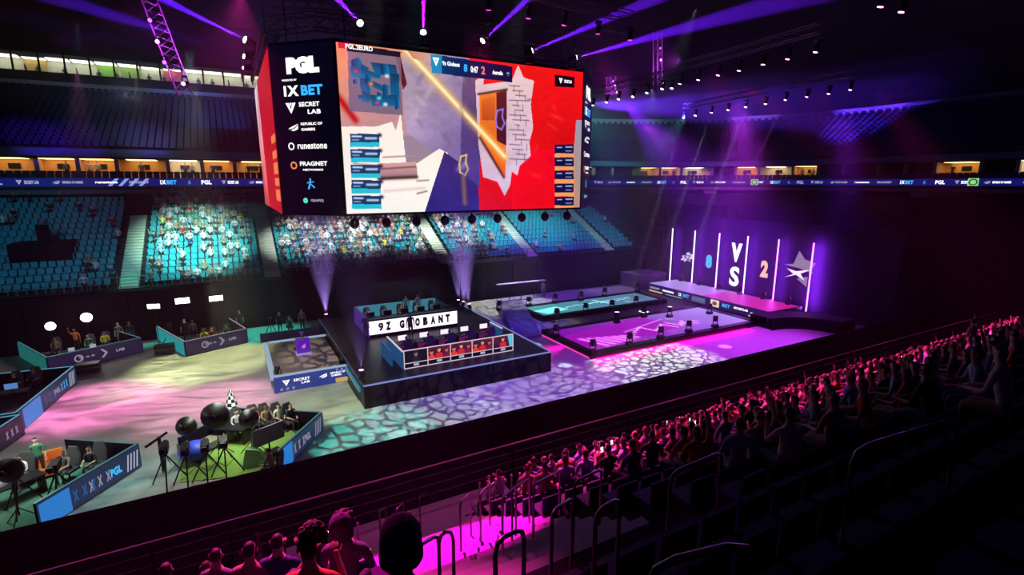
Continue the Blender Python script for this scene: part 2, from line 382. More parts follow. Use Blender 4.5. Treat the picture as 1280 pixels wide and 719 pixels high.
# dark sight-screen standing in the left block
def seat_mesh(m):
    s = MB(); s.box(-.21, .21, -.18, .2, .36, .41, 0); s.box(-.21, .21, .17, .22, .38, .80, 0); s.box(-.03, .03, .1, .16, 0, .37, 0); return s
SM = seat_mesh(0)
seat_me = SM.mesh('stadium_seat', [TEAL])
slots = []
for i in range(NR):
    y = 48 + i * RUN + .45; z = 4.0 + i * RISE
    x = -25.
    while x < 43.5:
        if all(abs(x - a) > .95 for a in AX): slots.append((x, y, z, i))
        x += .52
slots.sort(key=lambda p: (Vector((p[0], p[1], p[2])) - CAM).length if p[0] > -17.5 - .0 else 1e3)
names_row = ['front row', 'second row', 'third row', 'fourth row', 'fifth row', 'sixth row', 'seventh row', 'eighth row', 'ninth row', 'tenth row', 'eleventh row', 'twelfth row', 'thirteenth row', 'fourteenth row', 'back row']
def block(x):
    if x < -7.5: return 'block left of the first pale aisle'
    if x < 2.6: return 'block between the first two pale aisles'
    if x < 18.6: return 'block below the left half of the hanging screen'
    if x < 28.6: return 'block below the right half of the hanging screen'
    return 'block right of the hanging screen'
sb = MB()
def blk(x): return 'leftmost block' if x < -7.5 else 'second block' if x < 2.6 else 'block under the screen' if x < 18.6 else 'block right under the screen' if x < 28.6 else 'rightmost block'
for k, (x, y, z, i) in enumerate(slots):
    if k < 300:
        o = link('stadium_seat', seat_me, None, (x, y, z))
        lab = 'teal plastic tip-up seat, %s of the far stand, %s' % (names_row[i], blk(x))
        tag(o, lab, 'seat', 'teal seats, %s, %s' % (names_row[i], blk(x)))
    else:
        sb.add([(a + x, b_ + y, c + z) for a, b_, c in SM.v], SM.f, 0)
o = sb.obj('seat_rows', TEAL); tag(o, 'remaining teal seats of the far stand in long rows', 'seats', kind='stuff')
# dark seats upstairs
sb = MB()
for i in range(18):
    off = .8 + i * .87 + .3; z = 15. + i * .42
    s = -30.
    while s < 118:
        p, t, n = at_s(s, off); s += .62
        q = [p - t * .24, p + t * .24]
        sb.add([(q[0].x, q[0].y, z + .38), (q[1].x, q[1].y, z + .38), (q[1].x + n.x * .35, q[1].y + n.y * .35, z + .42), (q[0].x + n.x * .35, q[0].y + n.y * .35, z + .42), (q[1].x + n.x * .42, q[1].y + n.y * .42, z + .85), (q[0].x + n.x * .42, q[0].y + n.y * .42, z + .85)], [(0, 1, 2, 3), (3, 2, 4, 5)])
tag(sb.obj('seat_rows', DSEAT), 'empty dark blue seats of the upper tier in long rows', 'seats', kind='stuff')
sb = MB()
s = -30.
while s < 118:
    for off, z in ((.6, 12.0), (1.0, 12.2)):
        p, t, n = at_s(s, off); q = [p - t * .24, p + t * .24]
        sb.add([(q[0].x, q[0].y, z + .2), (q[1].x, q[1].y, z + .2), (q[1].x + n.x * .1, q[1].y + n.y * .1, z + .85), (q[0].x + n.x * .1, q[0].y + n.y * .1, z + .85)], [(0, 1, 2, 3)])
    s += .58
tag(sb.obj('seat_rows', DSEAT), 'dark seats in front of the lit suites, two rows', 'seats', kind='stuff')

# ---------------------------------------------------------------- suites with warm light
LITC = mat('suite_wall_orange', (.75, .42, .13), .7); LITW = mat('suite_wall_cream', (.85, .72, .5), .7)
SUL = led('suite_lamp', (1, .60, .24), 2.6, True); SULW = led('suite_lamp_white', (1, .82, .55), 2.8, True)
pier = mat('suite_pier', (.34, .33, .38), .6)
s = -30.; k = 0
SUITE = []
lit_pattern = 'oownoonwondoowoodwnndonddoowdowoddowodw'
while s < 112:
    w = 3.0 if k % 3 else 4.2
    kind = lit_pattern[k % len(lit_pattern)]
    if 77 < s < 90: kind = 'd' 
    p0, t0, n0 = at_s(s, 2.0); p1, t1, n1 = at_s(s + w, 2.0)
    q0, _, _ = at_s(s, 4.6); q1, _, _ = at_s(s + w, 4.6)
    a = thing('suite', 'suite bay', 'room', ((p0 + p1) / 2).to_tuple())
    o = (p0 + p1) / 2
    L = lambda v, z: (v.x - o.x, v.y - o.y, z)
    wallm = {'o': LITC, 'n': LITC, 'w': LITW, 'd': DCONC}[kind]
    m = MB(); m.add([L(q0, 12.2), L(q1, 12.2), L(q1, 14.25), L(q0, 14.25)], [(0, 1, 2, 3)]); m.obj('booth_wall', wallm, a)
    m = MB(); m.add([L(p0, 12.2), L(q0, 12.2), L(q0, 14.25), L(p0, 14.25)], [(0, 1, 2, 3)]); m.obj('booth_wall', wallm, a)
    m = MB(); m.wall((p0 - o).xy - t0.xy * .0, (p0 - o).xy + t0.xy * .34, 12.2, 14.3, .5); m.obj('pier', pier, a)
    m = MB(); m.wall((p0 - o).xy + t0.xy * .34, (p1 - o).xy, 12.9, 13.0, .12); m.obj('counter', BLKM, a)
    if kind != 'd':
        c = n0 * .1
        m = MB(); m.box(-1.2, 1.2, -.2, 2.3, 14.17, 14.22); e = m.obj('ceiling_lamp', SULW if kind == 'w' else SUL, a, loc=(c.x, c.y, 0)); e.rotation_euler.z = math.atan2(t0.y, t0.x)
        m = MB(); 
        pc = (q0 + q1) / 2 - o - n0 * .08
        m.wall(pc.xy - t0.xy * .45, pc.xy + t0.xy * .45, 13.3, 13.8, .06); m.obj('television', BLKG, a)
    SUITE.append((a, s, kind, o, t0, n0, w)); s += w; k += 1
for i, (a, s, kind, o, t0, n0, w) in enumerate(SUITE):
    side = 'left of video cube' if s < 10 else ('behind video cube' if s < 46 else 'right of video cube')
    look = {'o': 'orange lit', 'n': 'orange lit', 'w': 'cream lit', 'd': 'dark unlit'}[kind]
    same = [q for q in SUITE if (q[1] < 10) == (s < 10) and q[2] == kind or (q[2] in 'on' and kind in 'on' and (q[1] < 10) == (s < 10))]
    j = [q[0] for q in same].index(a) + 1
    ordn = ['first', 'second', 'third', 'fourth', 'fifth', 'sixth', 'seventh', 'eighth', 'ninth', 'tenth', 'eleventh', 'twelfth', 'thirteenth', 'fourteenth', 'fifteenth', 'sixteenth', 'seventeenth', 'eighteenth', 'nineteenth', 'twentieth'][min(j, 20) - 1]
    a['label'] = '%s suite above ribbon display, %s %s' % (look, ordn, side); a['group'] = 'suites above the ribbon display'

# ribbon display
rb = thing('ribbon_display', 'long blue ribbon display running round the stands under the suites', 'display')
b = MB(); b.path(PATH, [(-.06, 11.62), (-.06, 12.38), (0, 12.38), (0, 11.62)], 0, True); b.obj('screen_band', NAVY, rb)
seq = [('PGL', .9, .42, 0), ('SH', .4, .42, 4), ('SECRET LAB', 1.0, .3, 0), ('SW', .6, .36, 5), ('REPUBLIC OF GAMERS', 1.5, .22, 0), ('runestone', 1.7, .2, 0), ('FRAGNET', 1.6, .22, 0), ('1XBET', 1.4, .4, 1), ('FG', .3, .4, 6)]
s = -34.4; k = 0
while s < 112:
    body, w, h, kd = seq[k % len(seq)]; k += 1
    p, t, n = at_s(s + w / 2, -.09); c = Vector((p.x, p.y, 12.0))
    if kd == 4: shape(SHIELD, c, t, (0, 0, 1), w, h, DIMW, rb)
    elif kd == 5: shape(SWOOSH, c, t, (0, 0, 1), w, h, DIMW, rb)
    elif kd == 6: shape(FIG, c, t, (0, 0, 1), w, h, CYAN, rb)
    elif kd == 1:
        text('1X', c - t * w * .33, t, (0, 0, 1), w * .33, h, WHITE, rb, .04); text('BET', c + t * w * .18, t, (0, 0, 1), w * .6, h, CYAN, rb, .04)
    else: text(body, c, t, (0, 0, 1), w, h, WHITE if k % 2 else DIMW, rb, .04)
    s += w + (.9 if kd not in (4, 5) else .15)
p, t, n = at_s(-8.5, -.08); shape(STRIPES, Vector((p.x, p.y, 12)), t, (0, 0, 1), 3.2, .7, led('stripe_led', (.3, .4, 1), .8), rb, 'stripes')
for s_ in (72, 97):
    p, t, n = at_s(s_, -.1); c = Vector((p.x, p.y, 12.02))
    shape([[(0, 0), (1, 0), (1, 1), (0, 1)]], c, t, (0, 0, 1), .95, .8, led('lime_led', (.35, .9, .3), .8), rb)
    p, t, n = at_s(s_, -.12); shape(ring(), Vector((p.x, p.y, 12.02)), t, (0, 0, 1), .8, .7, led('dark_led', (.02, .03, .05), 1), rb)

# gallery with lit windows above the upper tier, left side
gal = thing('glazed_gallery', 'brightly lit glazed gallery above the dark upper tier, upper left', 'gallery', (0, 78.6, 23.1))
GW = mat('gallery_wall', (.85, .85, .68), .7); gl = led('gallery_lamp', (1, 1, .82), 3.2, True)
MB().box(-34, 40, 4, 4.2, 0, 3.4).obj('booth_wall', GW, gal)
MB().box(-34, 40, 0, 4.2, 3.0, 3.4).obj('roof_slab', BLK, gal)
MB().box(-34, 40, 0, .15, 0, 1.05).obj('parapet', DCONC, gal)
me = MB().box(-.09, .09, -.05, .08, 1.0, 3.0).mesh('mullion', [BLKM])
lm = MB().box(-1.0, 1.0, 2.2, 3.8, 2.9, 2.97).mesh('strip_lamp', [gl])
pm = MB().box(-1, 1, 3.85, 3.95, .2, 2.9)
for i in range(32):
    x = -33 + i * 2.25
    if x > 12: break
    link('mullion', me, gal, (x, 0, 0)); link('strip_lamp', lm, gal, (x + 1.1, random.choice((0, .8)), 0))
    c = {9: (.25, .6, .05), 10: (.3, .5, .1), 12: (.75, .12, .06), 6: (.8, .5, .15)}.get(i)
    if c: link('wall_panel', pm.mesh('wall_panel', [mat('panel_%d' % i, c, .6)]), gal, (x + 1.1, 0, 0))
glass = bpy.data.materials.new('window_glass'); glass.use_nodes = True
gb = glass.node_tree.nodes['Principled BSDF']; gb.inputs['Roughness'].default_value = .02; gb.inputs['Alpha'].default_value = .12; gb.inputs['Base Color'].default_value = (.8, .9, .9, 1)
gm = MB().box(-1.05, 1.05, -.005, .005, 1.05, 3.0).mesh('pane', [glass])
for i in range(20): link('pane', gm, gal, (-33 + 1.12 + i * 2.25, .02, 0))

# ---------------------------------------------------------------- raster pictures for display screens (procedural, per-face colour)
def lin(c): 
    c = np.asarray(c, float); return np.where(c <= .04045, c / 12.92, ((c + .055) / 1.055) ** 2.4)
class Pic:
    def __init__(s, nx, ny, base=(0, 0, 0)):
        s.nx, s.ny = nx, ny; s.a = np.zeros((ny, nx, 3)) + np.array(base); s.X, s.Y = np.meshgrid((np.arange(nx) + .5) / nx, (np.arange(ny) + .5) / ny)
    def poly(s, pts, col, col2=None, ax=(0, 1), noise=0, al=1.):
        ins = np.zeros(s.X.shape, bool); n = len(pts)
        for i in range(n):
            (x0, y0), (x1, y1) = pts[i], pts[(i + 1) % n]
            if y0 == y1: continue
            c = ((y0 > s.Y) != (y1 > s.Y)) & (s.X < (x1 - x0) * (s.Y - y0) / (y1 - y0) + x0); ins ^= c
        c = np.zeros(s.a.shape) + np.array(col)
        if col2 is not None:
            xs = np.array(pts); lo, hi = xs.min(0), xs.max(0)
            t = ((s.X - lo[0]) / max(hi[0] - lo[0], 1e-6) * ax[0] + (s.Y - lo[1]) / max(hi[1] - lo[1], 1e-6) * ax[1]).clip(0, 1)[..., None]
            c = c * (1 - t) + np.array(col2) * t
        if noise: c = c * (1 + noise * s.nz()[..., None])
        s.a[ins] = s.a[ins] * (1 - al) + c[ins] * al; return s
    def nz(s):
        r = np.zeros(s.X.shape)
        for k, w in ((4, .5), (9, .3), (24, .2), (60, .2)):
            g = np.random.RandomState(k).rand(k + 2, k + 2) * 2 - 1
            x, y = s.X * k, s.Y * k; i, j = x.astype(int), y.astype(int); fx, fy = x - i, y - j
            r += w * (g[j, i] * (1 - fx) * (1 - fy) + g[j, i + 1] * fx * (1 - fy) + g[j + 1, i] * (1 - fx) * fy + g[j + 1, i + 1] * fx * fy)
        return r
    def line(s, p, q, w, col, asp=1.77, al=1.):
        px, py = (s.X - p[0]) * asp, s.Y - p[1]; dx, dy = (q[0] - p[0]) * asp, q[1] - p[1]; L = dx * dx + dy * dy
        t = ((px * dx + py * dy) / L).clip(0, 1); d = np.hypot(px - t * dx, py - t * dy)
        k = (np.exp(-(d / w) ** 2) * al)[..., None]; s.a[:] = s.a * (1 - k) + np.array(col) * k; return s
    def obj(s, name, c, right, up, w, h, m, parent):
        nx, ny = s.nx, s.ny
        vs = [(i / nx - .5, .5 - j / ny, 0) for j in range(ny + 1) for i in range(nx + 1)]
        fs = [(j * (nx + 1) + i, (j + 1) * (nx + 1) + i, (j + 1) * (nx + 1) + i + 1, j * (nx + 1) + i + 1) for j in range(ny) for i in range(nx)]
        me = bpy.data.meshes.new(name); me.from_pydata(vs, [], fs); me.materials.append(m)
        at = me.color_attributes.new('picture', 'FLOAT_COLOR', 'CORNER')
        c4 = np.ones((ny * nx, 4)); c4[:, :3] = lin(np.clip(s.a, 0, 1)).reshape(-1, 3)
        at.data.foreach_set('color', np.repeat(c4, 4, 0).ravel())
        o = bpy.data.objects.new(name, me); COL.objects.link(o); o.parent = parent; o.matrix_local = frame_mtx(c, right, up, w, h); return o

# ---------------------------------------------------------------- hanging four-sided display
JX0, JX1, JY0, JY1, JZ0, JZ1, CH = 4.70, 18.15, 25.0, 43.2, 10.5, 18.1, 2.5
J = thing('hanging_display', 'giant four-sided video cube hanging over the stage, showing a red walled game scene', 'screen', (0, 0, 0))
oct_ = [(JX0, JY0), (JX1, JY0), (JX1 + CH, JY0 + CH), (JX1 + CH, JY1 - CH), (JX1, JY1), (JX0, JY1), (JX0 - CH, JY1 - CH), (JX0 - CH, JY0 + CH)]
b = MB(); n = 8
vs = [(x, y, z) for z in (JZ0 - .05, JZ1 + .12) for x, y in oct_]
b.add(vs, [tuple(range(8))[::-1], tuple(range(8, 16))] + [(i, (i + 1) % 8, 8 + (i + 1) % 8, 8 + i) for i in range(8)]); b.obj('housing', BLKM, J)
W, H = JX1 - JX0, JZ1 - JZ0
def f(u, v): p = gy(u, v, JY0 - .03); return ((p.x - JX0) / W, (JZ1 - p.z) / H)
F = lambda *pts: [f(*p) for p in pts]
pc = Pic(440, 250, (.62, .52, .6))
pc.poly(F((415, 40), (525, 55), (515, 170), (420, 165)), (.97, .55, .38), (.72, .55, .6), (.3, .8), .1)
pc.poly(F((503, 55), (605, 70), (605, 275), (540, 190), (508, 165), (500, 100)), (.78, .68, .72), (.38, .30, .62), (.5, .6), .22)
pc.poly(F((420, 158), (470, 158), (489, 152), (494, 163), (500, 140), (507, 205), (520, 205), (549, 186), (560, 192), (533, 280), (425, 280)), (.99, .93, .88), (1, .99, .97), (0, 1), .03)
pc.poly(F((555, 190), (605, 225), (605, 280), (526, 280)), (.26, .16, .45), (.16, .14, .52), (0, 1), .3)
pc.poly(F((470, 205), (520, 203), (521, 222), (473, 226)), (.86, .66, .62), (.62, .45, .5)); pc.line(f(472, 212), f(519, 209), .006, (.5, .33, .38)); pc.line(f(473, 224), f(520, 222), .012, (.3, .2, .2))
pc.line(f(521, 243), f(533, 240), .006, (.6, .5, .5)); pc.line(f(521, 227), f(535, 226), .006, (.7, .55, .55))
pc.line(f(421, 120), f(443, 150), .02, (.75, .08, .08))
pc.poly(F((586, 68), (735, 88), (735, 275), (600, 275), (597, 215), (588, 180)), (.96, .10, .07), (.85, .0, .03), (.3, .7), .12)
pc.poly(F((640, 190), (715, 185), (700, 275), (640, 275)), (.98, .02, .16), (.97, .05, .05), (0, 1), .05, .7)
pc.poly(F((578, 85), (595, 88), (600, 160), (600, 235), (575, 215)), (.45, .32, .45), (.30, .22, .6), (0, 1), .3)
pc.poly(F((594, 100), (606, 92), (604, 105), (640, 100), (648, 80), (655, 96), (668, 100), (664, 130), (667, 160), (662, 178), (664, 195), (650, 208), (647, 220), (640, 215), (638, 232), (631, 246), (622, 228), (604, 222), (598, 180)), (.93, .78, .78), (.82, .72, .85), (0, 1), .14)
for k in range(16):
    y0 = 108 + k * 8; y0 = 106 + k * 6.2; pc.line(f(637 + (k % 3) * 4, y0), f(650 + (k % 4) * 4, y0 + 1), .0035, (.45, .35, .4)); pc.line(f(643 + (k * 7) % 17, y0), f(643 + (k * 7) % 17, y0 + 8), .003, (.5, .4, .42))
pc.poly(F((599, 118), (634, 112), (632, 222), (600, 172)), (.97, .52, .14), (.95, .38, .10), (0, 1), .15)
pc.poly(F((602, 124), (619, 120), (619, 150), (602, 150)), (.90, .42, .10), (.75, .28, .06))
pc.poly(F((621, 115), (634, 112), (633, 182), (621, 176)), (.38, .10, .08), (.25, .05, .1))
pc.line(f(598, 117), f(634, 111), .007, (.25, .12, .1)); pc.line(f(600, 172), f(630, 222), .01, (.35, .1, .1))
pc.line(f(506, 60), f(631, 196), .035, (1, .72, .35), al=.75); pc.line(f(506, 60), f(631, 196), .014, (1, .97, .75))
pc.poly(F((721, 150), (735, 150), (730, 275), (712, 275)), (.62, .6, .68), (.75, .55, .45))
for cx_, cy_, co, r in ((579, 208, (.95, .8, .4), 1), (625, 150, (.55, .5, 1), 1)):    # generic outlined player markers
    P_ = [(cx_ - 3, cy_ - 12), (cx_ + 4, cy_ - 14), (cx_ + 3, cy_ - 4), (cx_ + 6, cy_ + 4), (cx_ + 2, cy_ + 12), (cx_ - 4, cy_ + 8), (cx_ - 5, cy_ - 2)]
    for i in range(7): pc.line(f(*P_[i]), f(*P_[(i + 1) % 7]), .006, co)
pc.line(f(579, 222), f(581, 255), .018, (.5, .35, .35))
pc.poly(F((421, 46), (436, 50), (434, 60), (421, 58)), (.9, .15, .25)); pc.poly(F((493, 66), (499, 66), (508, 104), (503, 112)), (.42, .08, .12)); pc.poly(F((505, 58), (545, 66), (540, 78), (516, 72)), (.85, .5, .35), (.8, .7, .7), (1, 0))
rs0 = np.random.RandomState(5)
for k in range(26):
    u0, v0 = rs0.uniform(512, 592), rs0.uniform(90, 215)
    if v0 > 150 + (u0 - 512) * .9: continue
    pc.line(f(u0, v0), f(u0 + rs0.uniform(-9, 9), v0 + rs0.uniform(2, 12)), rs0.uniform(.004, .02), (.42, .34, .5) if k % 3 else (.88, .8, .82), al=.35)
for k in range(20):
    u0, v0 = rs0.uniform(672, 712), rs0.uniform(100, 250); pc.line(f(u0, v0), f(u0 + rs0.uniform(-14, 14), v0 + rs0.uniform(-5, 9)), rs0.uniform(.004, .014), (.82, .05, .1) if k % 2 else (1, .22, .16), al=.5)
pc.line(f(441, 205), f(470, 207), .004, (.7, .6, .6)); pc.line(f(480, 240), f(530, 236), .01, (.93, .84, .82)); pc.line(f(478, 197), f(518, 195), .005, (.7, .55, .55))
# mini map
pc.poly(F((433, 56), (500, 65), (503, 144), (435, 138)), (.52, .42, .52), (.42, .38, .5), al=.85)
pc.poly(F((432, 54), (500, 63), (500, 70), (432, 62)), (.12, .08, .16))
MAPC = (.10, .24, .42)
for q in ([(436, 82), (450, 78), (460, 84), (456, 98), (438, 96)], [(450, 84), (475, 92), (474, 98), (450, 92)], [(462, 76), (494, 80), (497, 96), (468, 92)], [(486, 90), (498, 92), (499, 122), (488, 122)], [(448, 96), (460, 98), (462, 118), (450, 116)], [(452, 112), (466, 120), (460, 128), (451, 126)], [(464, 100), (482, 108), (478, 114), (462, 106)], [(462, 118), (496, 118), (494, 132), (464, 132)], [(446, 118), (452, 118), (452, 124), (446, 124)]):
    pc.poly(F(*q), MAPC, (.05, .42, .62), noise=.3)
for q in ([(437, 74), (446, 70), (452, 76), (448, 84), (438, 82)], [(474, 80), (484, 78), (486, 92), (476, 92)], [(456, 92), (464, 96), (462, 104), (455, 102)], [(478, 104), (486, 106), (484, 120), (477, 118)], [(494, 122), (499, 122), (498, 136), (493, 136)], [(440, 98), (446, 98), (446, 104), (440, 104)], [(470, 114), (478, 116), (476, 121), (470, 120)]): pc.poly(F(*q), (.06, .16, .36), (.1, .5, .7), (1, 0))
for u_, v_, co in ((443, 88, (.9, .2, .3)), (470, 128, (.9, .2, .5)), (462, 104, (.95, .5, .3)), (482, 94, (.9, .9, .95)), (480, 130, (.9, .9, 1)), (472, 122, (.3, .9, .9))): pc.line(f(u_, v_), f(u_ + 1.5, v_), .011, co)
# score cards
for i in range(5):
    y = 167 + i * 19.6; x = 436 + i * .6
    pc.poly(F((x, y), (x + 37, y + .5), (x + 37.5, y + 17), (x + .6, y + 17)), (.03, .20, .38)); pc.poly(F((x + .3, y + 11), (x + 37, y + 11), (x + 37.4, y + 17), (x + .6, y + 17)), (.10, .75, .85))
    pc.line(f(x + 3, y + 3.5), f(x + 14, y + 3.7), .006, (.85, .9, 1)); pc.line(f(x + 3, y + 8), f(x + 11, y + 8), .004, (.6, .7, .9)); pc.line(f(x + 20, y + 6), f(x + 33, y + 6), .008, (.7, .85, .95)); pc.line(f(x + 37, y + 2), f(x + 38, y + 2), .011, (.06, .1, .3))
    y = 181 + i * 16.5
    pc.poly(F((694, y), (719, y - .5), (718.5, y + 16), (694, y + 16)), (.97, .62, .35)); pc.poly(F((694, y), (718, y - .5), (718, y + 11), (694, y + 11)), (.03, .06, .28))
    pc.line(f(697, y + 3.5), f(703, y + 3.5), .004, (.8, .8, .9)); pc.line(f(708, y + 3), f(716, y + 3), .005, (.8, .8, .9)); pc.line(f(708, y + 8), f(715, y + 8), .004, (.6, .6, .8))
pc.poly(F((538, 66), (641, 82), (641, 102), (539, 90)), (.05, .25, .45), (.04, .03, .25), (1.4, 0))
pc.poly(F((538, 66), (552, 68), (552, 91.5), (539, 90)), (.15, .55, .75))
pc.poly(F((694, 92), (719, 95), (719, 109), (694, 107)), (.08, .0, .06))
Z1 = (0, 0, 1); XR = (1, 0, 0)
pc.obj('video_screen', ((JX0 + JX1) / 2, JY0 - .03, (JZ0 + JZ1) / 2), XR, Z1, W - .1, H - .1, led_vcol('video_led', 1.0), J)
def jt(body, u, v, w, h, m, bold=.03): 
    p = gy(u, v, JY0 - .05); text(body, p, XR, Z1, w, h, m, J, bold)
RED = led('coral_led', (1, .25, .1), 1)
jt('PGL.2EURO', 449, 59.5, 1.2, .2, WHITE)
jt('9z Globant', 564, 80, .9, .2, WHITE); jt('8', 582, 85, .2, .36, CYAN); jt('0:47', 593, 87, .4, .3, WHITE); jt('2', 604, 88, .22, .38, RED); jt('Astralis', 622, 91, .6, .2, WHITE); jt('*', 635, 93, .2, .25, DIMW)
shape(SHIELD, gy(545, 77, JY0 - .05), XR, Z1, .35, .4, WHITE, J); shape(SHIELD, gy(701, 101, JY0 - .05), XR, Z1, .25, .3, WHITE, J); jt('SECRETLAB', 710, 102, .5, .16, WHITE)
# chamfered corner banners with the same column of logos
def banner(c, right):
    c = Vector(c); right = Vector(right).normalized(); n = right.cross(Vector(Z1)); c = c + n * .04
    b = MB(); b.add([(-.5, -.5, 0), (.5, -.5, 0), (.5, .5, 0), (-.5, .5, 0)], [(0, 1, 2, 3)]); o = b.obj('banner_screen', DNAVY, J); o.matrix_local = frame_mtx(c, right, Z1, 3.4, H)
    def P(a, t): return c + n * .02 + right * a + Vector((0, 0, H * (.5 - t)))
    T = lambda body, a, t, w, h, m=WHITE, bold=.03, sh=0: text(body, P(a, t), right, Z1, w, h, m, J, bold, shear=sh)
    T('PGL', .05, .12, 1.75, .72, WHITE, .09)
    T('PRESENTED BY', -.72, .20, .8, .08)
    T('1X', -.66, .262, .8, .46, WHITE, .04, 0); T('BET', .45, .262, 1.15, .44, CYAN, .045, 0)
    shape(SHIELD, P(-.75, .36), right, Z1, .55, .5, WHITE, J); T('SECRET', .25, .342, 1.1, .2); T('LAB', .5, .385, .7, .2)
    shape(SWOOSH, P(-.7, .475), right, Z1, .6, .34, WHITE, J); T('REPUBLIC OF', .3, .455, 1.15, .12); T('GAMERS', .1, .487, .75, .12)
    shape(ring(), P(-.9, .585), right, Z1, .34, .34, WHITE, J, 'ring_emblem'); T('runestone', .25, .585, 1.6, .26, WHITE, .02)
    shape(ring(12, .5, .3), P(-.85, .7), right, Z1, .38, .36, RED, J, 'ring_emblem'); T('FRAGNET', .25, .69, 1.5, .2); T('NETWORKS', .2, .727, 1.1, .09)
    shape(FIG, P(0, .81), right, Z1, .5, .52, CYAN, J); shape(ring(12, .5, .1), P(-.35, .915), right, Z1, .26, .26, led('mint_led', (.1, .8, .7), 1), J, 'ring_emblem'); T('GRAPIQ', .3, .915, .7, .14, DIMW)
zc = (JZ0 + JZ1) / 2
banner((JX0 - CH / 2, JY0 + CH / 2, zc), (1, -1, 0)); banner((JX1 + CH / 2, JY0 + CH / 2, zc), (1, 1, 0))
sp = Pic(60, 40, (.75, .02, .12)); sp.poly([(0, 0), (.25, 0), (.35, 1), (0, 1)], (.8, .75, .8), (.9, .3, .3), noise=.3)
for i in range(5): sp.poly([(.8, .5 + i * .09), (.98, .5 + i * .09), (.98, .56 + i * .09), (.8, .56 + i * .09)], (.95, .5, .3))
sp.obj('video_screen', (JX0 - CH - .03, (JY0 + JY1) / 2, zc), (0, -1, 0), Z1, JY1 - JY0 - 2 * CH, H, MATS['video_led'], J)
# truss frame above and cables to the roof, speaker cluster beneath
def truss(name_label, a, b, w=.45, parent=None, loc=None, label=None, m=BLKM, bays=None, cat='truss', group=None):
    a, b = Vector(a), Vector(b); d = (b - a); L = d.length; d.normalize(); x = d.cross(Vector((0, 0, 1))); x = x.normalized() if x.length > .1 else Vector((1, 0, 0)); y = x.cross(d)
    mb = MB(); cr = [x * w / 2 + y * w / 2, x * -w / 2 + y * w / 2, x * -w / 2 - y * w / 2, x * w / 2 - y * w / 2]
    for c in cr: mb.tube([a + c, b + c], .03, 5)
    n = bays or max(2, int(L / .7))
    for i in range(n):
        for k in range(4):
            p, q = a + d * L * i / n + cr[k], a + d * L * (i + 1) / n + cr[(k + 1) % 4]; mb.tube([p, q], .018, 4, cap=False)
    o = mb.obj(name_label, m, parent)
    if label: tag(o, label, cat, group)
    return o
TRM = mat('truss_aluminium', (.12, .12, .13), .4, .7)
tz = JZ1 + .75
for a, b_ in (((JX0 - .8, JY0 + .3), (JX1 + .8, JY0 + .3)), ((JX0 - 2.3, JY0 + 2), (JX0 - 2.3, JY1 - 2)), ((JX1 + 2.3, JY0 + 2), (JX1 + 2.3, JY1 - 2)), ((JX0 - 2.3, JY0 + 2), (JX0 - .8, JY0 + .3)), ((JX1 + .8, JY0 + .3), (JX1 + 2.3, JY0 + 2))):
    truss('truss_frame', (*a, tz), (*b_, tz), .6, J, m=TRM)
b = MB()
for x, y in oct_: MB().tube([(x * .9 + 1.1, y * .9 + 3.4, JZ1), (x * .9 + 1.1, y * .9 + 3.4, 34)], .03, 5).obj('cable', BLKM, J)

for i in range(9):
    t = i / 8; x = JX0 + .5 + t * (W - 1)
    o = MB().ball((0, 0, -.35), .24, .24, .26, 0).tube([(0, 0, -.1), (0, 0, .1)], .04, 6).obj('hanging_lamp', BLKM, None, loc=(x, JY0 + .6, JZ0 - .12))
    tag(o, 'small black lamp hung under the front edge of the video cube, %s from the left' % ORD[i], 'lamp', 'lamps under the video cube')

# ---------------------------------------------------------------- rig of show lamps
def lamp_head(mb, d, r=.16, m=0):
    d = Vector(d).normalized(); mb.tube([-d * .28, -d * .1, d * .18], [r * .7, r, r * 1.05], 10, m); return mb
_lens = {}
def stage_lamp(loc, to, lens, label, group, r=.16, body=BLKM):
    loc = Vector(loc); d = (Vector(to) - loc).normalized()
    t = thing('moving_lamp', label, 'lamp', loc, 0, group)
    lamp_head(MB(), d, r).obj('head', body, t)
    q = -1 if d.z > 0 else 1; k_ = r / .16
    MB().box(-.2 * k_, .2 * k_, -.15 * k_, .15 * k_, min(.42 * q, .6 * q) * k_, max(.42 * q, .6 * q) * k_).tube([(-.2 * k_, 0, .45 * q * k_), (-.22 * k_, 0, 0)], .03 * k_, 5).tube([(.2 * k_, 0, .45 * q * k_), (.22 * k_, 0, 0)], .03 * k_, 5).obj('yoke', body, t)
    MB().tube([d * .17, d * .2], [r * .95, r * .9], 12).obj('lens', lens, t); return t
LW = led('lens_white', (1, .88, 1), 14); LP = led('lens_pink', (1, .25, .8), 9); LM = led('lens_magenta', (1, .03, .45), 5)
def beam(src, frm_d, u2, v2, yd, power, col, ang, lens, lab, grp, r=.16):
    to = gy(u2, v2, yd); s = Vector(src)
    d = (to - s).normalized(); stage_lamp(s, to, lens, lab, grp, r)
    spot(s + d * .3, to, power, col, ang, .35, soft=.04)
VIO = (.16, .01, 1)
top = [((452, 31), (405, -20), 25.3), ((529, 44), (530, -40), 25.3), ((600, 54), (672, -12), 25.3), ((661, 65), (835, -8), 25.3), ((716, 73), (1000, -4), 25.3)]
for i, ((u, v), (u2, v2), y) in enumerate(top):
    s = gy(u, v, JY0 - .25); beam(s, 0, u2, v2, 21.5, (620000, 800000, 620000, 1000000, 1300000)[i], (.16, .01, 1) if i != 1 else (.40, .01, 1), 5.5, LW, 'violet beam lamp on the top edge of the video cube, %s from left' % ORD[i], 'beam lamps on top of the video cube', .15)
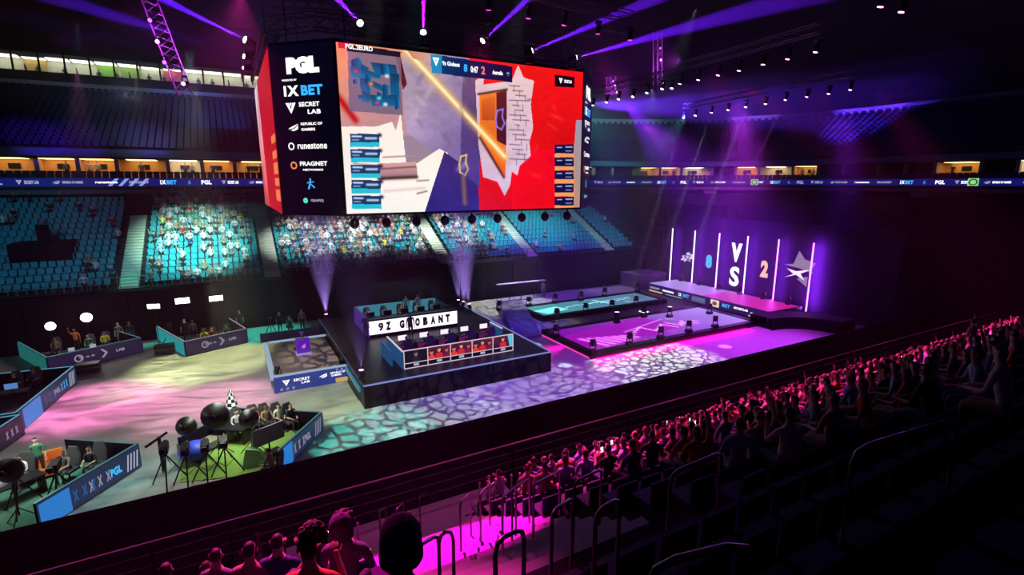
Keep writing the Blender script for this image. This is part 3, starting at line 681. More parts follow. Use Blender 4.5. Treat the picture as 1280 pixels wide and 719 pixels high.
for i, ((u, v), (u2, v2)) in enumerate((((311, 52), (190, -8)), ((310, 72), (150, 22)), ((309, 86), (150, 50)))):
    s = gy(u, v, 29); beam(s, 0, u2, v2, 27.5, (900000, 330000, 150000)[i], (.13, .01, 1), 5.5, LW if i < 2 else LP, 'violet beam lamp at left top corner of the video cube, %s of three' % ('upper', 'middle', 'lowest')[i], 'corner beam lamps', (.17, .12, .08)[i])
mt = truss('lamp_truss', gy(309, 45, 29) + Vector((.0, .3, 0)), gy(309, 100, 29) + Vector((0, .3, 0)), .4, label='short hanging truss carrying three lamps left of the video cube', m=TRM)
def rig_row(pts, z, tilt, pw, cols, lens, lab, grp, ang=3.4, beams=True):
    P = [gz(u, v, z) for u, v in pts]
    for i, p in enumerate(P):
        to = p + Vector(tilt) + Vector((random.uniform(-1, 1), random.uniform(-1, 1), 0))
        ln = lens[i % len(lens)]; stage_lamp(p, to, ln, '%s, %s from the left' % (lab, ORD[i]), grp, .10)
        if beams and i % 2 == 0: spot(p + (to - p).normalized() * .3, to, pw, cols[i % len(cols)], ang, .5, soft=.04)
    for i in range(len(P) - 1): 
        if (i % 3) == 0: truss('rig_truss', P[i] + Vector((0, 0, .85)), P[min(i + 3, len(P) - 1)] + Vector((0, 0, .85)), .4, label='length of black lighting truss carrying %s, %s piece' % (grp, ORD[i // 3]), m=TRM, group='trusses carrying ' + grp)
rig_row([(742, 129), (759, 125), (774, 121), (792, 118), (810, 113), (829, 108), (841, 107)], 18.1, (-5, 1, -12), 30000, [(.65, .85, 1)], [led('lens_cool', (.9, .95, 1), 10)], 'small white lamp in the rig row beside the video cube', 'the white lamp row', 3)
rig_row([(855, 145), (870, 142), (890, 138), (911, 135), (933, 131), (958, 127)], 18.1, (-3, 2, -12), 130000, [(.85, .75, 1)], [LW], 'white lamp of the low rig row over the tubes', 'the low lamp row', 3)
rig_row([(983, 122), (1010, 118), (1037, 114), (1064, 109)], 18.1, (-4, 2, -12), 90000, [(1, .12, .6)], [LP], 'pink lamp at the end of the low rig row', 'the pink end of the low lamp row', 3)
rig_row([(851, 101), (874, 96), (899, 90), (925, 84), (955, 76), (986, 69), (1021, 60)], 18.1, (-2, 2, -12), 60000, [(1, .1, .8)], [LP], 'pink lamp in the long high rig row', 'the high lamp row', 3)
rig_row([(611, 6), (661, 17), (706, 26), (748, 37), (788, 45)], 19, (0, 2, -10), 2000, [(1, .05, .6)], [LM], 'magenta lamp in the top row above the video cube', 'the magenta top lamp row', 5)
rig_row([(1103, 1), (1129, 8)], 18.1, (0, 2, -10), 2000, [(1, .3, .6)], [LP], 'lone pink lamp at the top edge, upper right', 'the two lone lamps', 5)
# hanging trusses catching violet light
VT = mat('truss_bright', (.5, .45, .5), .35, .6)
for k, (a, b_, y, l) in enumerate((((183, -10), (232, 118), 30, 'bright curved hanging truss lit violet, upper left'), ((822, 40), (822, 112), 40, 'vertical hanging truss lit violet right of the video cube'), ((764, 96), (764, 118), 40, 'short hanging lamp pod lit magenta beside the video cube corner'))):
    p, q = gy(*a, y), gy(*b_, y); truss('hanging_truss', p, q, .6, label=l, m=VT, bays=12)
    spot((p + q) / 2 + Vector((-3, -6, -1.5)), (p + q) / 2, 9000, (.6, .05, 1), 40, 1)
    for j in range(4):
        s = p.lerp(q, .3 + .2 * j) + Vector((random.uniform(-.3, .3), -.5, 0)); stage_lamp(s, s + Vector((-.4, -1, -.3)), LP if j % 2 else led('lens_violet', (.35, .08, 1), 4), 'small lamp clamped to the %s, %s from the top' % (l.split(' lit')[0], ORD[j]), 'lamps on the ' + l, .09)
for i in range(3):
    p = Vector((-6 + i * 4, 22 + i * 5, 21)); truss('roof_truss', gz(330 + i * 130, 4 + i * 6, 22), gz(640 + i * 70, 20 + i * 14, 22), .5, label='dark roof truss above the video cube, %s of three' % ('nearest', 'middle', 'farthest')[i], m=TRM, group='roof trusses')

# ---------------------------------------------------------------- people
PS = {}
SKIN = [mat('skin_%d' % i, c, .6) for i, c in enumerate(((.62, .38, .28), (.45, .25, .17), (.72, .48, .37), (.25, .13, .09)))]
HAIR = [mat('hair_%d' % i, c, .7) for i, c in enumerate(((.012, .009, .008), (.05, .025, .012), (.02, .015, .012), (.16, .09, .04)))]
CL = {n: mat(n + '_cloth', c, .85, noise=.2, nscale=12) for n, c in dict(white=(.6, .6, .62), black=(.02, .02, .025), grey=(.14, .14, .16), red=(.4, .02, .02), yellow=(.75, .6, .08), navy=(.03, .05, .16), green=(.04, .22, .12), pale_blue=(.22, .36, .5), tan=(.32, .22, .14), orange=(.55, .13, .02)).items()}
TRS = [mat('denim_cloth', (.05, .08, .15), .9), mat('dark_trouser_cloth', (.02, .02, .025), .9), mat('khaki_cloth', (.3, .24, .16), .9)]
SHOE = mat('shoe_rubber', (.05, .05, .05), .6); EYE = mat('eye', (.02, .015, .01), .2)
def person_mesh(pose):
    if pose in PS: return PS[pose]
    st = pose.startswith('stand'); up = .44 if st else 0.
    J_ = {}
    lean = {'lean': .12, 'desk': .06}.get(pose.split('_')[-1], 0)
    pel = Vector((0, 0, .54 + up))
    J_['pel'] = (pel, .145, .11); J_['sp'] = (pel + Vector((0, lean * .4, .2)), .135, .10); J_['ch'] = (pel + Vector((0, lean, .42)), .165, .11)
    J_['nb'] = (pel + Vector((0, lean, .56)), .07, .065); J_['nk'] = (pel + Vector((0, lean + .02, .63)), .052, .052)
    J_['hd'] = (pel + Vector((0, lean + .04, .74)), .082, .098); J_['ht'] = (pel + Vector((0, lean + .03, .85)), .062, .075)
    E_ = [('pel', 'sp'), ('sp', 'ch'), ('ch', 'nb'), ('nb', 'nk'), ('nk', 'hd'), ('hd', 'ht')]
    hands = []
    for s, n in ((-1, 'l'), (1, 'r')):
        sh = pel + Vector((s * .19, lean, .49))
        if 'raise' in pose and s == 1: el = sh + Vector((s * .1, .12, .14)); wr = el + Vector((-.02, .08, .26)); hd = wr + Vector((0, .02, .06))
        elif 'phone' in pose: el = sh + Vector((s * .06, .14, -.22)); wr = el + Vector((-s * .12, .2, .14)); hd = wr + Vector((-s * .03, .05, .04))
        elif 'desk' in pose: el = sh + Vector((s * .06, .14, -.24)); wr = el + Vector((-s * .05, .24, .02)); hd = wr + Vector((-s * .01, .07, 0))
        elif st: el = sh + Vector((s * .06, -.02, -.29)); wr = el + Vector((0, .05, -.25)); hd = wr + Vector((0, .02, -.07))
        else: el = sh + Vector((s * .06, .06, -.27)); wr = el + Vector((-s * .10, .21, -.04)); hd = wr + Vector((-s * .03, .06, -.01))
        J_['sh' + n] = (sh, .062, .062); J_['el' + n] = (el, .043, .043); J_['wr' + n] = (wr, .029, .026); J_['hn' + n] = (hd, .036, .02)
        E_ += [('ch', 'sh' + n), ('sh' + n, 'el' + n), ('el' + n, 'wr' + n), ('wr' + n, 'hn' + n)]; hands.append((wr, hd, s))
        hp = pel + Vector((s * .09, 0, -.04))
        if st: kn = Vector((s * .10, .02, .50)); an = Vector((s * .11, 0, .09)); to = Vector((s * .12, .15, .04))
        else: kn = Vector((s * .12, .43, .50)); an = Vector((s * .12, .40, .09)); to = Vector((s * .13, .55, .04))
        J_['hp' + n] = (hp, .09, .09); J_['kn' + n] = (kn, .06, .06); J_['an' + n] = (an, .04, .04); J_['to' + n] = (to, .042, .03)
        E_ += [('pel', 'hp' + n), ('hp' + n, 'kn' + n), ('kn' + n, 'an' + n), ('an' + n, 'to' + n)]
    ks = list(J_); me = bpy.data.meshes.new('person'); me.from_pydata([J_[k][0] for k in ks], [(ks.index(a), ks.index(b)) for a, b in E_], [])
    o = bpy.data.objects.new('person', me); COL.objects.link(o)
    m = o.modifiers.new('s', 'SKIN'); m.use_smooth_shade = True
    if not me.skin_vertices: me.skin_vertices.new()
    for i, k in enumerate(ks): me.skin_vertices[0].data[i].radius = J_[k][1:]; me.skin_vertices[0].data[i].use_root = (k == 'pel')
    o.modifiers.new('d', 'SUBSURF').levels = 1
    dg = bpy.context.evaluated_depsgraph_get(); dg.update(); ev = bpy.data.meshes.new_from_object(o.evaluated_get(dg)); bpy.data.objects.remove(o)
    mb = MB(); mb.v = [tuple(v.co) for v in ev.vertices]
    segs = [(a, b, J_[a][0], J_[b][0]) for a, b in E_]
    hc = J_['hd'][0]
    for p in ev.polygons:
        c = p.center; best = min(segs, key=lambda s_: (c - (s_[2] + (s_[3] - s_[2]) * max(0, min(1, (c - s_[2]).dot(s_[3] - s_[2]) / (s_[3] - s_[2]).length_squared)))).length)
        k = best[1]
        if k in ('hd', 'ht'): mi = 3 if (c.z > hc.z + .055 or c.y < hc.y - .015) and c.z > hc.z - .06 else 2
        elif k == 'nk' or k[:2] in ('wr', 'hn'): mi = 2
        elif k[:2] in ('hp', 'kn', 'an') : mi = 1
        elif k[:2] == 'to': mi = 4
        else: mi = 0
        mb.f.append(list(p.vertices)); mb.m.append(mi); mb.smooth.append(True)
    bpy.data.meshes.remove(ev)
    ft = hc + Vector((0, .10, -.0))
    mb.add([ft + Vector((-.014, -.01, -.03)), ft + Vector((.014, -.01, -.03)), ft + Vector((0, .022, -.028)), ft + Vector((0, -.006, .02))], [(0, 1, 2), (0, 2, 3), (1, 3, 2)], 2)
    for s in (-1, 1):
        mb.ball(hc + Vector((s * .034, .088, .018)), .013, .008, .009, 5, 6, 4); mb.ball(hc + Vector((s * .088, -.005, -.005)), .012, .022, .032, 2, 6, 4)
    mb.box(hc.x - .024, hc.x + .024, hc.y + .086, hc.y + .096, hc.z - .058, hc.z - .05, 6)
    for wr, hd, s in hands:
        d = (hd - wr).normalized(); x = d.cross(Vector((0, 0, 1))); x = x.normalized() if x.length > .2 else Vector((1, 0, 0)); nrm = x.cross(d)
        for i, L_ in enumerate((.058, .07, .074, .066)):
            p0 = hd + x * (i - 1.5) * -s * .018 + d * .015; mb.tube([p0, p0 + d * L_ * .6 - Vector((0, 0, .004)), p0 + d * L_ - Vector((0, 0, .02))], [.009, .0085, .007], 5, 2)
        p0 = hd - x * s * -.03 - d * .03; mb.tube([p0, p0 + x * s * .025 + d * .03, p0 + x * s * .03 + d * .055], [.011, .01, .008], 5, 2)
    PS[pose] = mb.mesh('person', [CL['grey'], TRS[0], SKIN[0], HAIR[0], SHOE, EYE, mat('lips', (.4, .12, .1), .5)]); PS[pose + '#'] = mb
    return PS[pose]
def person(loc, rz, pose, shirt, label, group=None, skin=None, hair=None, trs=None, s=1.):
    me = person_mesh(pose); o = link('person', me, None, loc, rz); o.scale = (s, s, s)
    sk, hr, tr = skin or random.choice(SKIN), hair or random.choice(HAIR), trs or random.choice(TRS)
    for i, m in enumerate((CL[shirt], tr, sk, hr)): o.material_slots[i].link = 'OBJECT'; o.material_slots[i].material = m
    return tag(o, label, 'person', group)

# ---------------------------------------------------------------- far wall drape, end drape
b = MB()
x = -44
for i in range(30):
    b_ = MB(); 
struct(MB().box(-44, 44, 47, 48.05, 0, 3.95).obj('wall_stage', BLK))
def drape(name, a, bb, z0, z1, label, m=BLK, wave=.12, n=None):
    a, bb = Vector((*a, 0)), Vector((*bb, 0)); L = (bb - a).length; d = (bb - a) / L; nn = Vector((d.y, -d.x, 0)); n = n or int(L / .25)
    pts = [(a + d * L * i / n + nn * math.sin(i * 1.9) * wave * (.6 + .4 * math.sin(i * .37))) for i in range(n + 1)]
    m_ = MB(); vs = [(p.x, p.y, z) for p in pts for z in (z0, z1)] + [(p.x - nn.x * .03, p.y - nn.y * .03, z) for p in pts for z in (z0, z1)]
    N = 2 * (n + 1)
    m_.add(vs, [(2 * i, 2 * i + 2, 2 * i + 3, 2 * i + 1) for i in range(n)] + [(N + 2 * i, N + 2 * i + 1, N + 2 * i + 3, N + 2 * i + 2) for i in range(n)] + [(2 * i + 1, 2 * i + 3, N + 2 * i + 3, N + 2 * i + 1) for i in range(n)], 0, True)
    return tag(m_.obj(name, m), label, 'curtain')
drape('stage_drape', (50.5, 49.5), (50.5, 6), .02, 9.3, 'tall black drape behind the glowing tubes closing the right end of the floor')
drape('stage_drape', (33, 46.8), (44, 46.8), .02, 3.8, 'black pleated drape on the far wall left of the glowing tubes')
for i, x in enumerate(range(-42, 33, 3)):
    o = MB().box(-1.44, 1.44, -.05, .05, .02, 3.7).obj('drape_panel', BLK, None, loc=(x, 46.93, 0)); tag(o, 'black masking panel on the far wall under the audience, %s from the left' % ORD[i], 'panel', 'masking panels on the far wall')
# booth block sitting dark in the left seats
t = thing('camera_platform', 'black camera platform among the seats of the left block', 'platform', (-13.2, 53, 5))
MB().box(-1.8, 1.8, -1.6, 1.6, .0, 2.4).obj('cloth_skirt', BLK, t); MB().box(-.35, .35, -.2, .4, 2.4, 3.7).obj('camera_cover', BLK, t)
# slim barrier rail with white top, right of centre on the far wall
t = thing('long_table', 'long thin table with a pale top by the far wall right of the player stage', 'table', (0, 0, 0))
p, q = gy(621, 356, 45.6), gy(681, 350, 45.6); MB().bar(p, q, .5, .05).obj('table_top', mat('pale_laminate', (.7, .7, .72), .4), t)
for k in range(5):
    r = p.lerp(q, k / 4); MB().tube([(r.x, r.y, 0), (r.x, r.y, r.z)], .03, 6).obj('leg', BLKM, t)

# ---------------------------------------------------------------- player stage
SX0, SX1, SY0, SY1, SZ = 5.3, 17.2, 26.4, 42.0, 1.3
st = thing('player_stage', 'black square player stage with glowing edge under the hanging video cube', 'stage', (0, 0, 0))
MB().box(SX0, SX1, SY0, SY1, 0, SZ).obj('deck', BLKG, st)
EDG = led('edge_led', (.35, .4, 1), .55)
for q in ((SX0, SX1, SY0 - .03, SY0 + .05), (SX1 - .05, SX1 + .03, SY0, SY1), (SX0 - .03, SX0 + .05, SY0, SY1)):
    MB().box(*q, SZ - .02, SZ + .05).obj('edge_light', EDG if q[0] != SX0 - .03 else led('edge_led_dim', (.3, .5, 1), .06), st)
for k in range(8): MB().box(SX0 + .05 + k * 1.48, SX0 + 1.5 + k * 1.48, SY0 - .02, SY0, .05, SZ - .05).obj('skirt_panel', BLK, st)
MB().box(SX1, SX1 + .03, SY0 + .1, SY1 - .1, .3, SZ - .1).obj('light_strip', led('violet_led', (.06, .0, .9), .8), st)
def desk(parent_loc, w, label, grp, z=0., rz=0., depth=.75):
    t = thing('desk', label, 'desk', (*parent_loc, z), rz, grp); MB().box(-w / 2, w / 2, -depth / 2, depth / 2, .70, .75).obj('desk_top', BLKG, t)
    for sx in (-1, 1): MB().box(sx * (w / 2 - .06) - .03, sx * (w / 2 - .06) + .03, -depth / 2 + .05, depth / 2 - .05, 0, .70).obj('leg', BLKM, t)
    return t
def monitor(loc, rz, face, label, grp, w=.6, h=.36):
    t = thing('monitor', label, 'monitor', loc, rz, grp)
    MB().box(-w / 2, w / 2, -.02, .03, .12, .12 + h).obj('casing', BLKM, t); MB().box(-w / 2 + .02, w / 2 - .02, -.026, -.021, .14, .10 + h).obj('display', face, t)
    MB().box(-.12, .12, -.06, .12, 0, .015).box(-.025, .025, .0, .03, .01, .14).obj('foot', BLKM, t); return t
GREYF = mat('grey_mesh_fabric', (.06, .06, .07), .8)
def game_chair(loc, rz, label, grp):
    t = thing('swivel_chair', label, 'chair', loc, rz, grp)
    MB().box(-.27, .27, -.26, .26, .42, .52).obj('seat', GREYF, t)
    MB().add([(-.26, -.24, .5), (.26, -.24, .5), (.28, -.3, 1.0), (.17, -.33, 1.32), (-.17, -.33, 1.32), (-.28, -.3, 1.0), (-.26, -.32, .5), (.26, -.32, .5), (.28, -.38, 1.0), (.17, -.41, 1.32), (-.17, -.41, 1.32), (-.28, -.38, 1.0)], [(0, 1, 2, 3, 4, 5), (11, 10, 9, 8, 7, 6)] + [(i, 6 + i, 6 + (i + 1) % 6, (i + 1) % 6) for i in range(6)]).obj('backrest', GREYF, t)
    m = MB().tube([(0, 0, .42), (0, 0, .1)], .035, 8)
    for k in range(5): a = k * 1.257; m.tube([(0, 0, .12), (.3 * math.cos(a), .3 * math.sin(a), .05)], .022, 5)
    m.obj('star_base', BLKM, t); return t
# front booth: five players with their backs to us, portrait screens along the front
bt = thing('player_booth', 'front player booth with five portrait screens along its near side', 'booth', (0, 0, 0))
BX0, BX1, BY0, BY1 = 8.0, 15.2, 27.9, 31.3
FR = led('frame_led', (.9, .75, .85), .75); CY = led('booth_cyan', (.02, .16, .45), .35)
MB().box(BX0, BX1, BY0, BY0 + .1, SZ, SZ + 1.12).obj('booth_wall', BLKM, bt)
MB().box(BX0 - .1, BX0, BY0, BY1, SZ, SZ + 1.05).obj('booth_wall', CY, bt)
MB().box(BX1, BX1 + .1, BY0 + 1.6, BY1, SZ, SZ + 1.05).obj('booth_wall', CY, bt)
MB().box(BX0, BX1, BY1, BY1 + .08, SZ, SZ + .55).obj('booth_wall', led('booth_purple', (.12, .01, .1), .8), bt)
cw = (BX1 - BX0) / 5
for i in range(5):
    cx = BX0 + cw * (i + .5); rs = np.random.RandomState(20 + i)
    pc = Pic(44, 26, (.10, .05, .06) if i else (.02, .03, .03))
    if i: pc.poly([(0, 0), (1, 0), (1, 1), (0, 1)], (.35, .10, .12), (.15, .05, .18), noise=.9)
    heads = [((.5, .3), (.95, .65, .45), (.8, .15, .1))] if i else [((.5, .35), (.45, .5, .45), (.1, .12, .12))]
    if i in (1, 2, 3): heads += [((.15, .45), (.9, .45, .35), (.9, .25, .1)), ((.85, .4), (.8, .4, .3), (.45, .08, .2))]
    for (hx, hy), sk, shc in heads:
        pc.poly([(hx - .17, 1), (hx - .15, hy + .32), (hx - .05, hy + .22), (hx + .05, hy + .22), (hx + .15, hy + .32), (hx + .17, 1)], shc)
        pc.poly([(hx + .075 * math.cos(a), hy + .2 * math.sin(a)) for a in np.linspace(0, 6.2, 12)], sk); pc.poly([(hx + .085 * math.cos(a), hy - .06 + .17 * math.sin(a)) for a in np.linspace(3.2, 6.2, 8)], (.12, .06, .05))
        pc.line((hx - .03, hy), (hx - .02, hy), .02, (.2, .1, .1)); pc.line((hx + .03, hy), (hx + .02, hy), .02, (.2, .1, .1)); pc.line((hx - .02, hy + .11), (hx + .02, hy + .11), .02, (.6, .2, .15))
    if i == 4: pc.poly([(.74, 0), (1, 0), (1, 1), (.84, 1)], (.35, .75, .85))
    pc.obj('portrait_screen', (cx, BY0 - .02, SZ + .72), XR, Z1, cw - .05, .74, MATS['video_led'], bt)
    MB().box(cx - cw / 2 + .03, cx + cw / 2 - .03, BY0 - .02, BY0 - .005, SZ + .06, SZ + .31).obj('name_strip', DNAVY, bt)
    MB().box(cx - .16, cx + .16, BY0 - .03, BY0 - .021, SZ + .12, SZ + .26).obj('name_mark', DIMW, bt)
m = MB(); m.box(BX0, BX1, BY0 - .05, BY0 - .01, SZ + 1.09, SZ + 1.14).box(BX0, BX1, BY0 - .05, BY0 - .01, SZ + .0, SZ + .04).box(BX0, BX1, BY0 - .05, BY0 - .01, SZ + .31, SZ + .34)
for i in range(6): m.box(BX0 + cw * i - .02, BX0 + cw * i + .02, BY0 - .05, BY0 - .01, SZ, SZ + 1.12)
m.obj('screen_frame', FR, bt)
for q in ((BX0 - .1, BX0, BY0, BY1), (BX1, BX1 + .1, BY0 + 1.6, BY1)): MB().box(*q, SZ + 1.05, SZ + 1.09).obj('trim_strip', FR, bt)
# blue slanted end pieces
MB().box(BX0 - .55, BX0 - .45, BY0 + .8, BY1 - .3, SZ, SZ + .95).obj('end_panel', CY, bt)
oc = ['leftmost', 'second from the left', 'middle', 'fourth from the left', 'rightmost']
scr_on = led('monitor_glow', (.95, .8, .95), 1.1)
for i in range(5):
    x = BX0 + .75 + i * 1.42
    desk((x, 30.55), 1.34, 'black player desk inside the front booth, %s' % oc[i], 'desks of the front booth', SZ)
    monitor((x, 30.7, SZ + .75), 0, scr_on, 'glowing monitor on the %s desk of the front booth' % oc[i], 'monitors of the front booth')
    game_chair((x, 29.75, SZ), 0, 'dark gaming chair at the %s desk of the front booth' % oc[i], 'gaming chairs of the front booth')
    person((x, 29.75, SZ), 0, 'sit_desk', ['black', 'black', 'black', 'black', 'red'][i], 'player in a %s shirt with back to us, %s in front booth' % ('red' if i == 4 else 'black', oc[i]), 'players in the front booth')
spot((11.5, 33, 18), (11.5, 30, 1.5), 7000, (1, .35, .35), 24, 1)
person((10.2, 33.6, SZ), R(170), 'stand', 'black', 'man in black standing in front of the white team name sign', trs=TRS[1])
# rear booth with the team name
sg = thing('team_sign_booth', 'rear player booth with a white sign reading 9Z GLOBANT on its front', 'booth', (0, 0, 0))
GX0, GX1, GY0, GY1 = 7.65, 14.25, 35.0, 39.6
MB().box(GX0, GX1, GY0, GY0 + .15, SZ, SZ + 1.3).obj('booth_wall', BLKM, sg)
MB().box(GX0, GX1, GY0 - .04, GY0 - .01, SZ + .22, SZ + 1.18).obj('sign_panel', led('sign_white', (1, .97, 1), 1.25), sg)
ink = mat('sign_ink', (.01, .01, .012), .6)
for ch, fx in zip('9ZGLOBANT', (.125, .205, .355, .445, .53, .62, .71, .80, .885)):
    text(ch, (GX0 + (GX1 - GX0) * fx, GY0 - .05, SZ + .72), XR, Z1, .36, .62, ink, sg, .05 if ch == '9' else .085)
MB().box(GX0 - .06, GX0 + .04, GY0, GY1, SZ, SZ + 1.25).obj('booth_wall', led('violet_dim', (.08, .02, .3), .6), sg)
MB().box(GX1 - .04, GX1 + .06, GY0, GY1, SZ, SZ + 1.2).obj('booth_wall', BLKM, sg)
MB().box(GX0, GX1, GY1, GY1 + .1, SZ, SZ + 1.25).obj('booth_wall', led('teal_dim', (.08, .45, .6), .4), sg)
for q in ((GX0, GX1, GY0 + .15, GY0 + .3), (GX0, GX0 + .06, GY0 + .3, GY1)): MB().box(*q, SZ + 1.26, SZ + 1.3).obj('trim_strip', mat('teal_trim', (.2, .4, .45), .5), sg)
for i in range(5):
    x = GX0 + .7 + i * 1.3
    desk((x, 37.6), 1.22, 'black player desk behind the white team sign, %s' % oc[i], 'desks behind the sign', SZ)
    monitor((x, 37.45, SZ + .75), R(180), scr_on, 'monitor turned away from us on the %s desk behind the white sign' % oc[i], 'monitors behind the sign')
    person((x, 38.4, SZ), R(180), 'sit_desk', ('white', 'pale_blue', 'orange', 'white', 'pale_blue')[i], 'player in a %s shirt seated behind the white team sign, %s' % (('white', 'pale blue', 'orange', 'white', 'pale blue')[i], oc[i]), 'players behind the sign')
    game_chair((x, 38.4, SZ), R(180), 'gaming chair behind the white team sign, %s' % oc[i], 'gaming chairs behind the sign')
for i in range(2): person((11.6 + i, 39.25, SZ), R(180), 'stand', 'grey', 'person in grey standing at the rear of the sign booth, %s of two' % ('left', 'right')[i])
person((7.4, 34.9, SZ), R(200), 'stand', 'black', 'person in black standing at the left end of the white sign')
area((11, 38, 4.6), (11, 38, 0), 60, (.3, .9, 1), 5, 2)
# floor fixtures throwing violet fans at the corners of the player stage
def uplight(p, to, pw, col, ang, lab):
    stage_lamp(p, to, LP, lab, None, .13); p = Vector(p); d = (Vector(to) - p).normalized(); spot(p + d * .3, to, pw, col, ang, .8, soft=.03)
for i, (u, v, z) in enumerate(((408, 397, 1.1), (579, 381, 1.6), (587, 384, 1.6), (573, 379, 1.6), (452, 469, 1.6))):
    p = gz(u, v, z); p.z = z + .1
    uplight(p, p + Vector(((0, .4, -.5, .1, 0)[i], .3, 5)), (42000, 32000, 26000, 20000, 60000)[i], (.5, .3, 1), 36, 'small upward lamp with violet fan, ' + ('rear corner of the presenter platform', 'rear corner of the player stage, middle', 'rear corner of the player stage, right', 'rear corner of the player stage, left', 'front left corner of the player stage')[i])

# ---------------------------------------------------------------- analyst platform
LOGM = DIMW
ap = thing('presenter_platform', 'low presenter platform left of the player stage with a blue logo front and pale borders', 'stage', (0, 0, 0))
MB().box(1.35, 5.2, 31.2, 39.2, 0, .72).obj('deck', mat('warm_floor', (.25, .21, .19), .5, noise=.2), ap)
MB().box(1.2, 5.7, 31.0, 31.14, 0, .95).obj('logo_panel', led('analyst_blue', (.012, .03, .22), 1), ap)
PALE = led('pale_led', (.5, .7, .9), .55)
MB().box(1.2, 5.7, 31.0, 31.3, .95, 1.0).obj('trim_strip', PALE, ap)
MB().box(1.05, 1.35, 31.3, 39.0, .7, .84).obj('border_strip', PALE, ap); MB().box(5.2, 5.35, 27.2, 31.2, .7, .95).obj('border_strip', led('aqua_led', (.05, .3, .4), .6), ap)
MB().box(1.4, 5.4, 39.0, 39.2, .72, .82).obj('border_strip', PALE, ap)
shape(SHIELD, (1.85, 30.97, .55), XR, Z1, .4, .36, WHITE, ap); text('SECRET', (2.7, 30.97, .63), XR, Z1, .9, .16, WHITE, ap); text('LAB', (2.9, 30.97, .42), XR, Z1, .45, .14, WHITE, ap)
shape(SWOOSH, (3.9, 30.97, .60), XR, Z1, .5, .3, WHITE, ap); text('REPUBLIC OF', (4.75, 30.97, .68), XR, Z1, .85, .12, WHITE, ap); text('GAMERS', (4.65, 30.97, .52), XR, Z1, .6, .12, WHITE, ap)
MB().box(4.6, 5.65, 30.95, 30.99, .05, .30).obj('yellow_strip', led('yellow_led', (.7, .45, .1), .8), ap)
shape(CROSS3, (1.9, 30.97, .18), XR, Z1, .8, .16, DIMW, ap); shape(CROSS3, (5.0, 30.97, .85), XR, Z1, .7, .12, DIMW, ap)
pd = thing('trophy_podium', 'small violet podium with a trophy glowing on the presenter platform', 'podium', (3.35, 35.6, .72))
MB().box(-.42, .42, -.35, .35, 0, 1.0).obj('plinth', led('podium_violet', (.10, .005, .45), .8), pd)
MB().box(-.46, .46, -.39, .39, -.0, .12).obj('base', led('podium_base', (.45, .3, .8), .8), pd)
shape(SWOOSH, (0, -.36, .6), XR, Z1, .3, .35, led('podium_mark', (.9, .3, .9), .9), pd)
tr = MB(); tr.tube([(0, 0, 1.0), (0, 0, 1.04), (0, 0, 1.15), (0, 0, 1.3), (0, 0, 1.5)], [.12, .12, .03, .06, .15], 12); tr.obj('trophy_cup', mat('silver', (.75, .75, .8), .2, 1), pd)
for u, v in ((347, 468), (429, 452)):
    p = gz(u, v, .95); p.z = .95; stage_lamp(p + Vector((0, .1, .25)), p + Vector((.5, 1, 3)), BLKM, 'small black lamp standing on the front border of the presenter platform, %s end' % ('left' if u < 400 else 'right'), 'lamps of the presenter platform', .14)

# ---------------------------------------------------------------- broadcast pens on the floor
def pen(name_l, pts, zh, faces, label, floorcol=None, trim=(.12, .35, .42)):
    t = thing('desk_pen', label, 'booth', (0, 0, 0)); cx = sum(p[0] for p in pts) / len(pts); cy = sum(p[1] for p in pts) / len(pts)
    if floorcol: 
        c = mat('carpet_' + name_l, floorcol, .95, noise=.25, nscale=6); m = MB(); m.add([(x, y, .03) for x, y in pts] + [(x, y, .0) for x, y in pts], [tuple(range(len(pts)))] + [(i, len(pts) + i, len(pts) + (i + 1) % len(pts), (i + 1) % len(pts)) for i in range(len(pts))]); m.obj('carpet', c, t)
    for i, fc in enumerate(faces):
        a, b2 = pts[i], pts[(i + 1) % len(pts)]
        if fc is None: continue
        MB().wall(a, b2, 0, zh, .12).obj('wall_core', BLK, t)
        MB().wall(a, b2, .04, zh - .02, .02, 0, .072).obj('screen_wall', fc, t)
        MB().wall(a, b2, zh, zh + .025, .08).obj('trim_strip', led('pen_trim_%d%d' % (int(trim[0] * 10), int(trim[1] * 10)), trim, .45), t)
    return t
def wall_art(t, a, b2, z, items, off=.09):
    a, b2 = Vector((*a, 0)), Vector((*b2, 0)); L = (b2 - a).length; d = (b2 - a) / L; n = Vector((d.y, -d.x, 0))
    for kind, fx, w, h, m in items:
        c = a + d * L * fx + n * off + Vector((0, 0, z))
        if isinstance(kind, str): text(kind, c, d, Z1, w, h, m, t, .05)
        else: shape(kind, c, d, Z1, w, h, m, t)
DK = led('pen_dark', (.008, .006, .02), .9); BL = led('pen_blue', (.01, .10, .32), .9); BLK2 = led('pen_navy', (.01, .02, .06), 1)
DIM2 = led('dim_violet_mark', (.35, .3, .45), .8); BM = led('bright_blue', (.02, .20, .62), .9)
# front middle pen
FM = [(-2.9, 23.0), (.75, 21.9), (2.9, 24.9), (-.6, 27.3), (-3.0, 25.2)]
fm = pen('green', [FM[0], FM[1], FM[2], FM[3], FM[4]], 1.0, [None, BLK2, led('pen_mid', (.01, .05, .10), 1), led('pen_aqua', (.05, .3, .34), .6), None], 'broadcast pen in the front middle with green carpet, softboxes and blue screen walls', (.20, .34, .06))
wall_art(fm, FM[1], FM[2], .5, [([[(0, 0), (1, 0), (1, 1), (0, 1)]], .13, .9, .95, BM), (CROSS3, .4, .9, .5, DIM2), ('PGL', .6, .5, .35, DIM2), (STRIPES, .85, .6, .7, DIM2)])
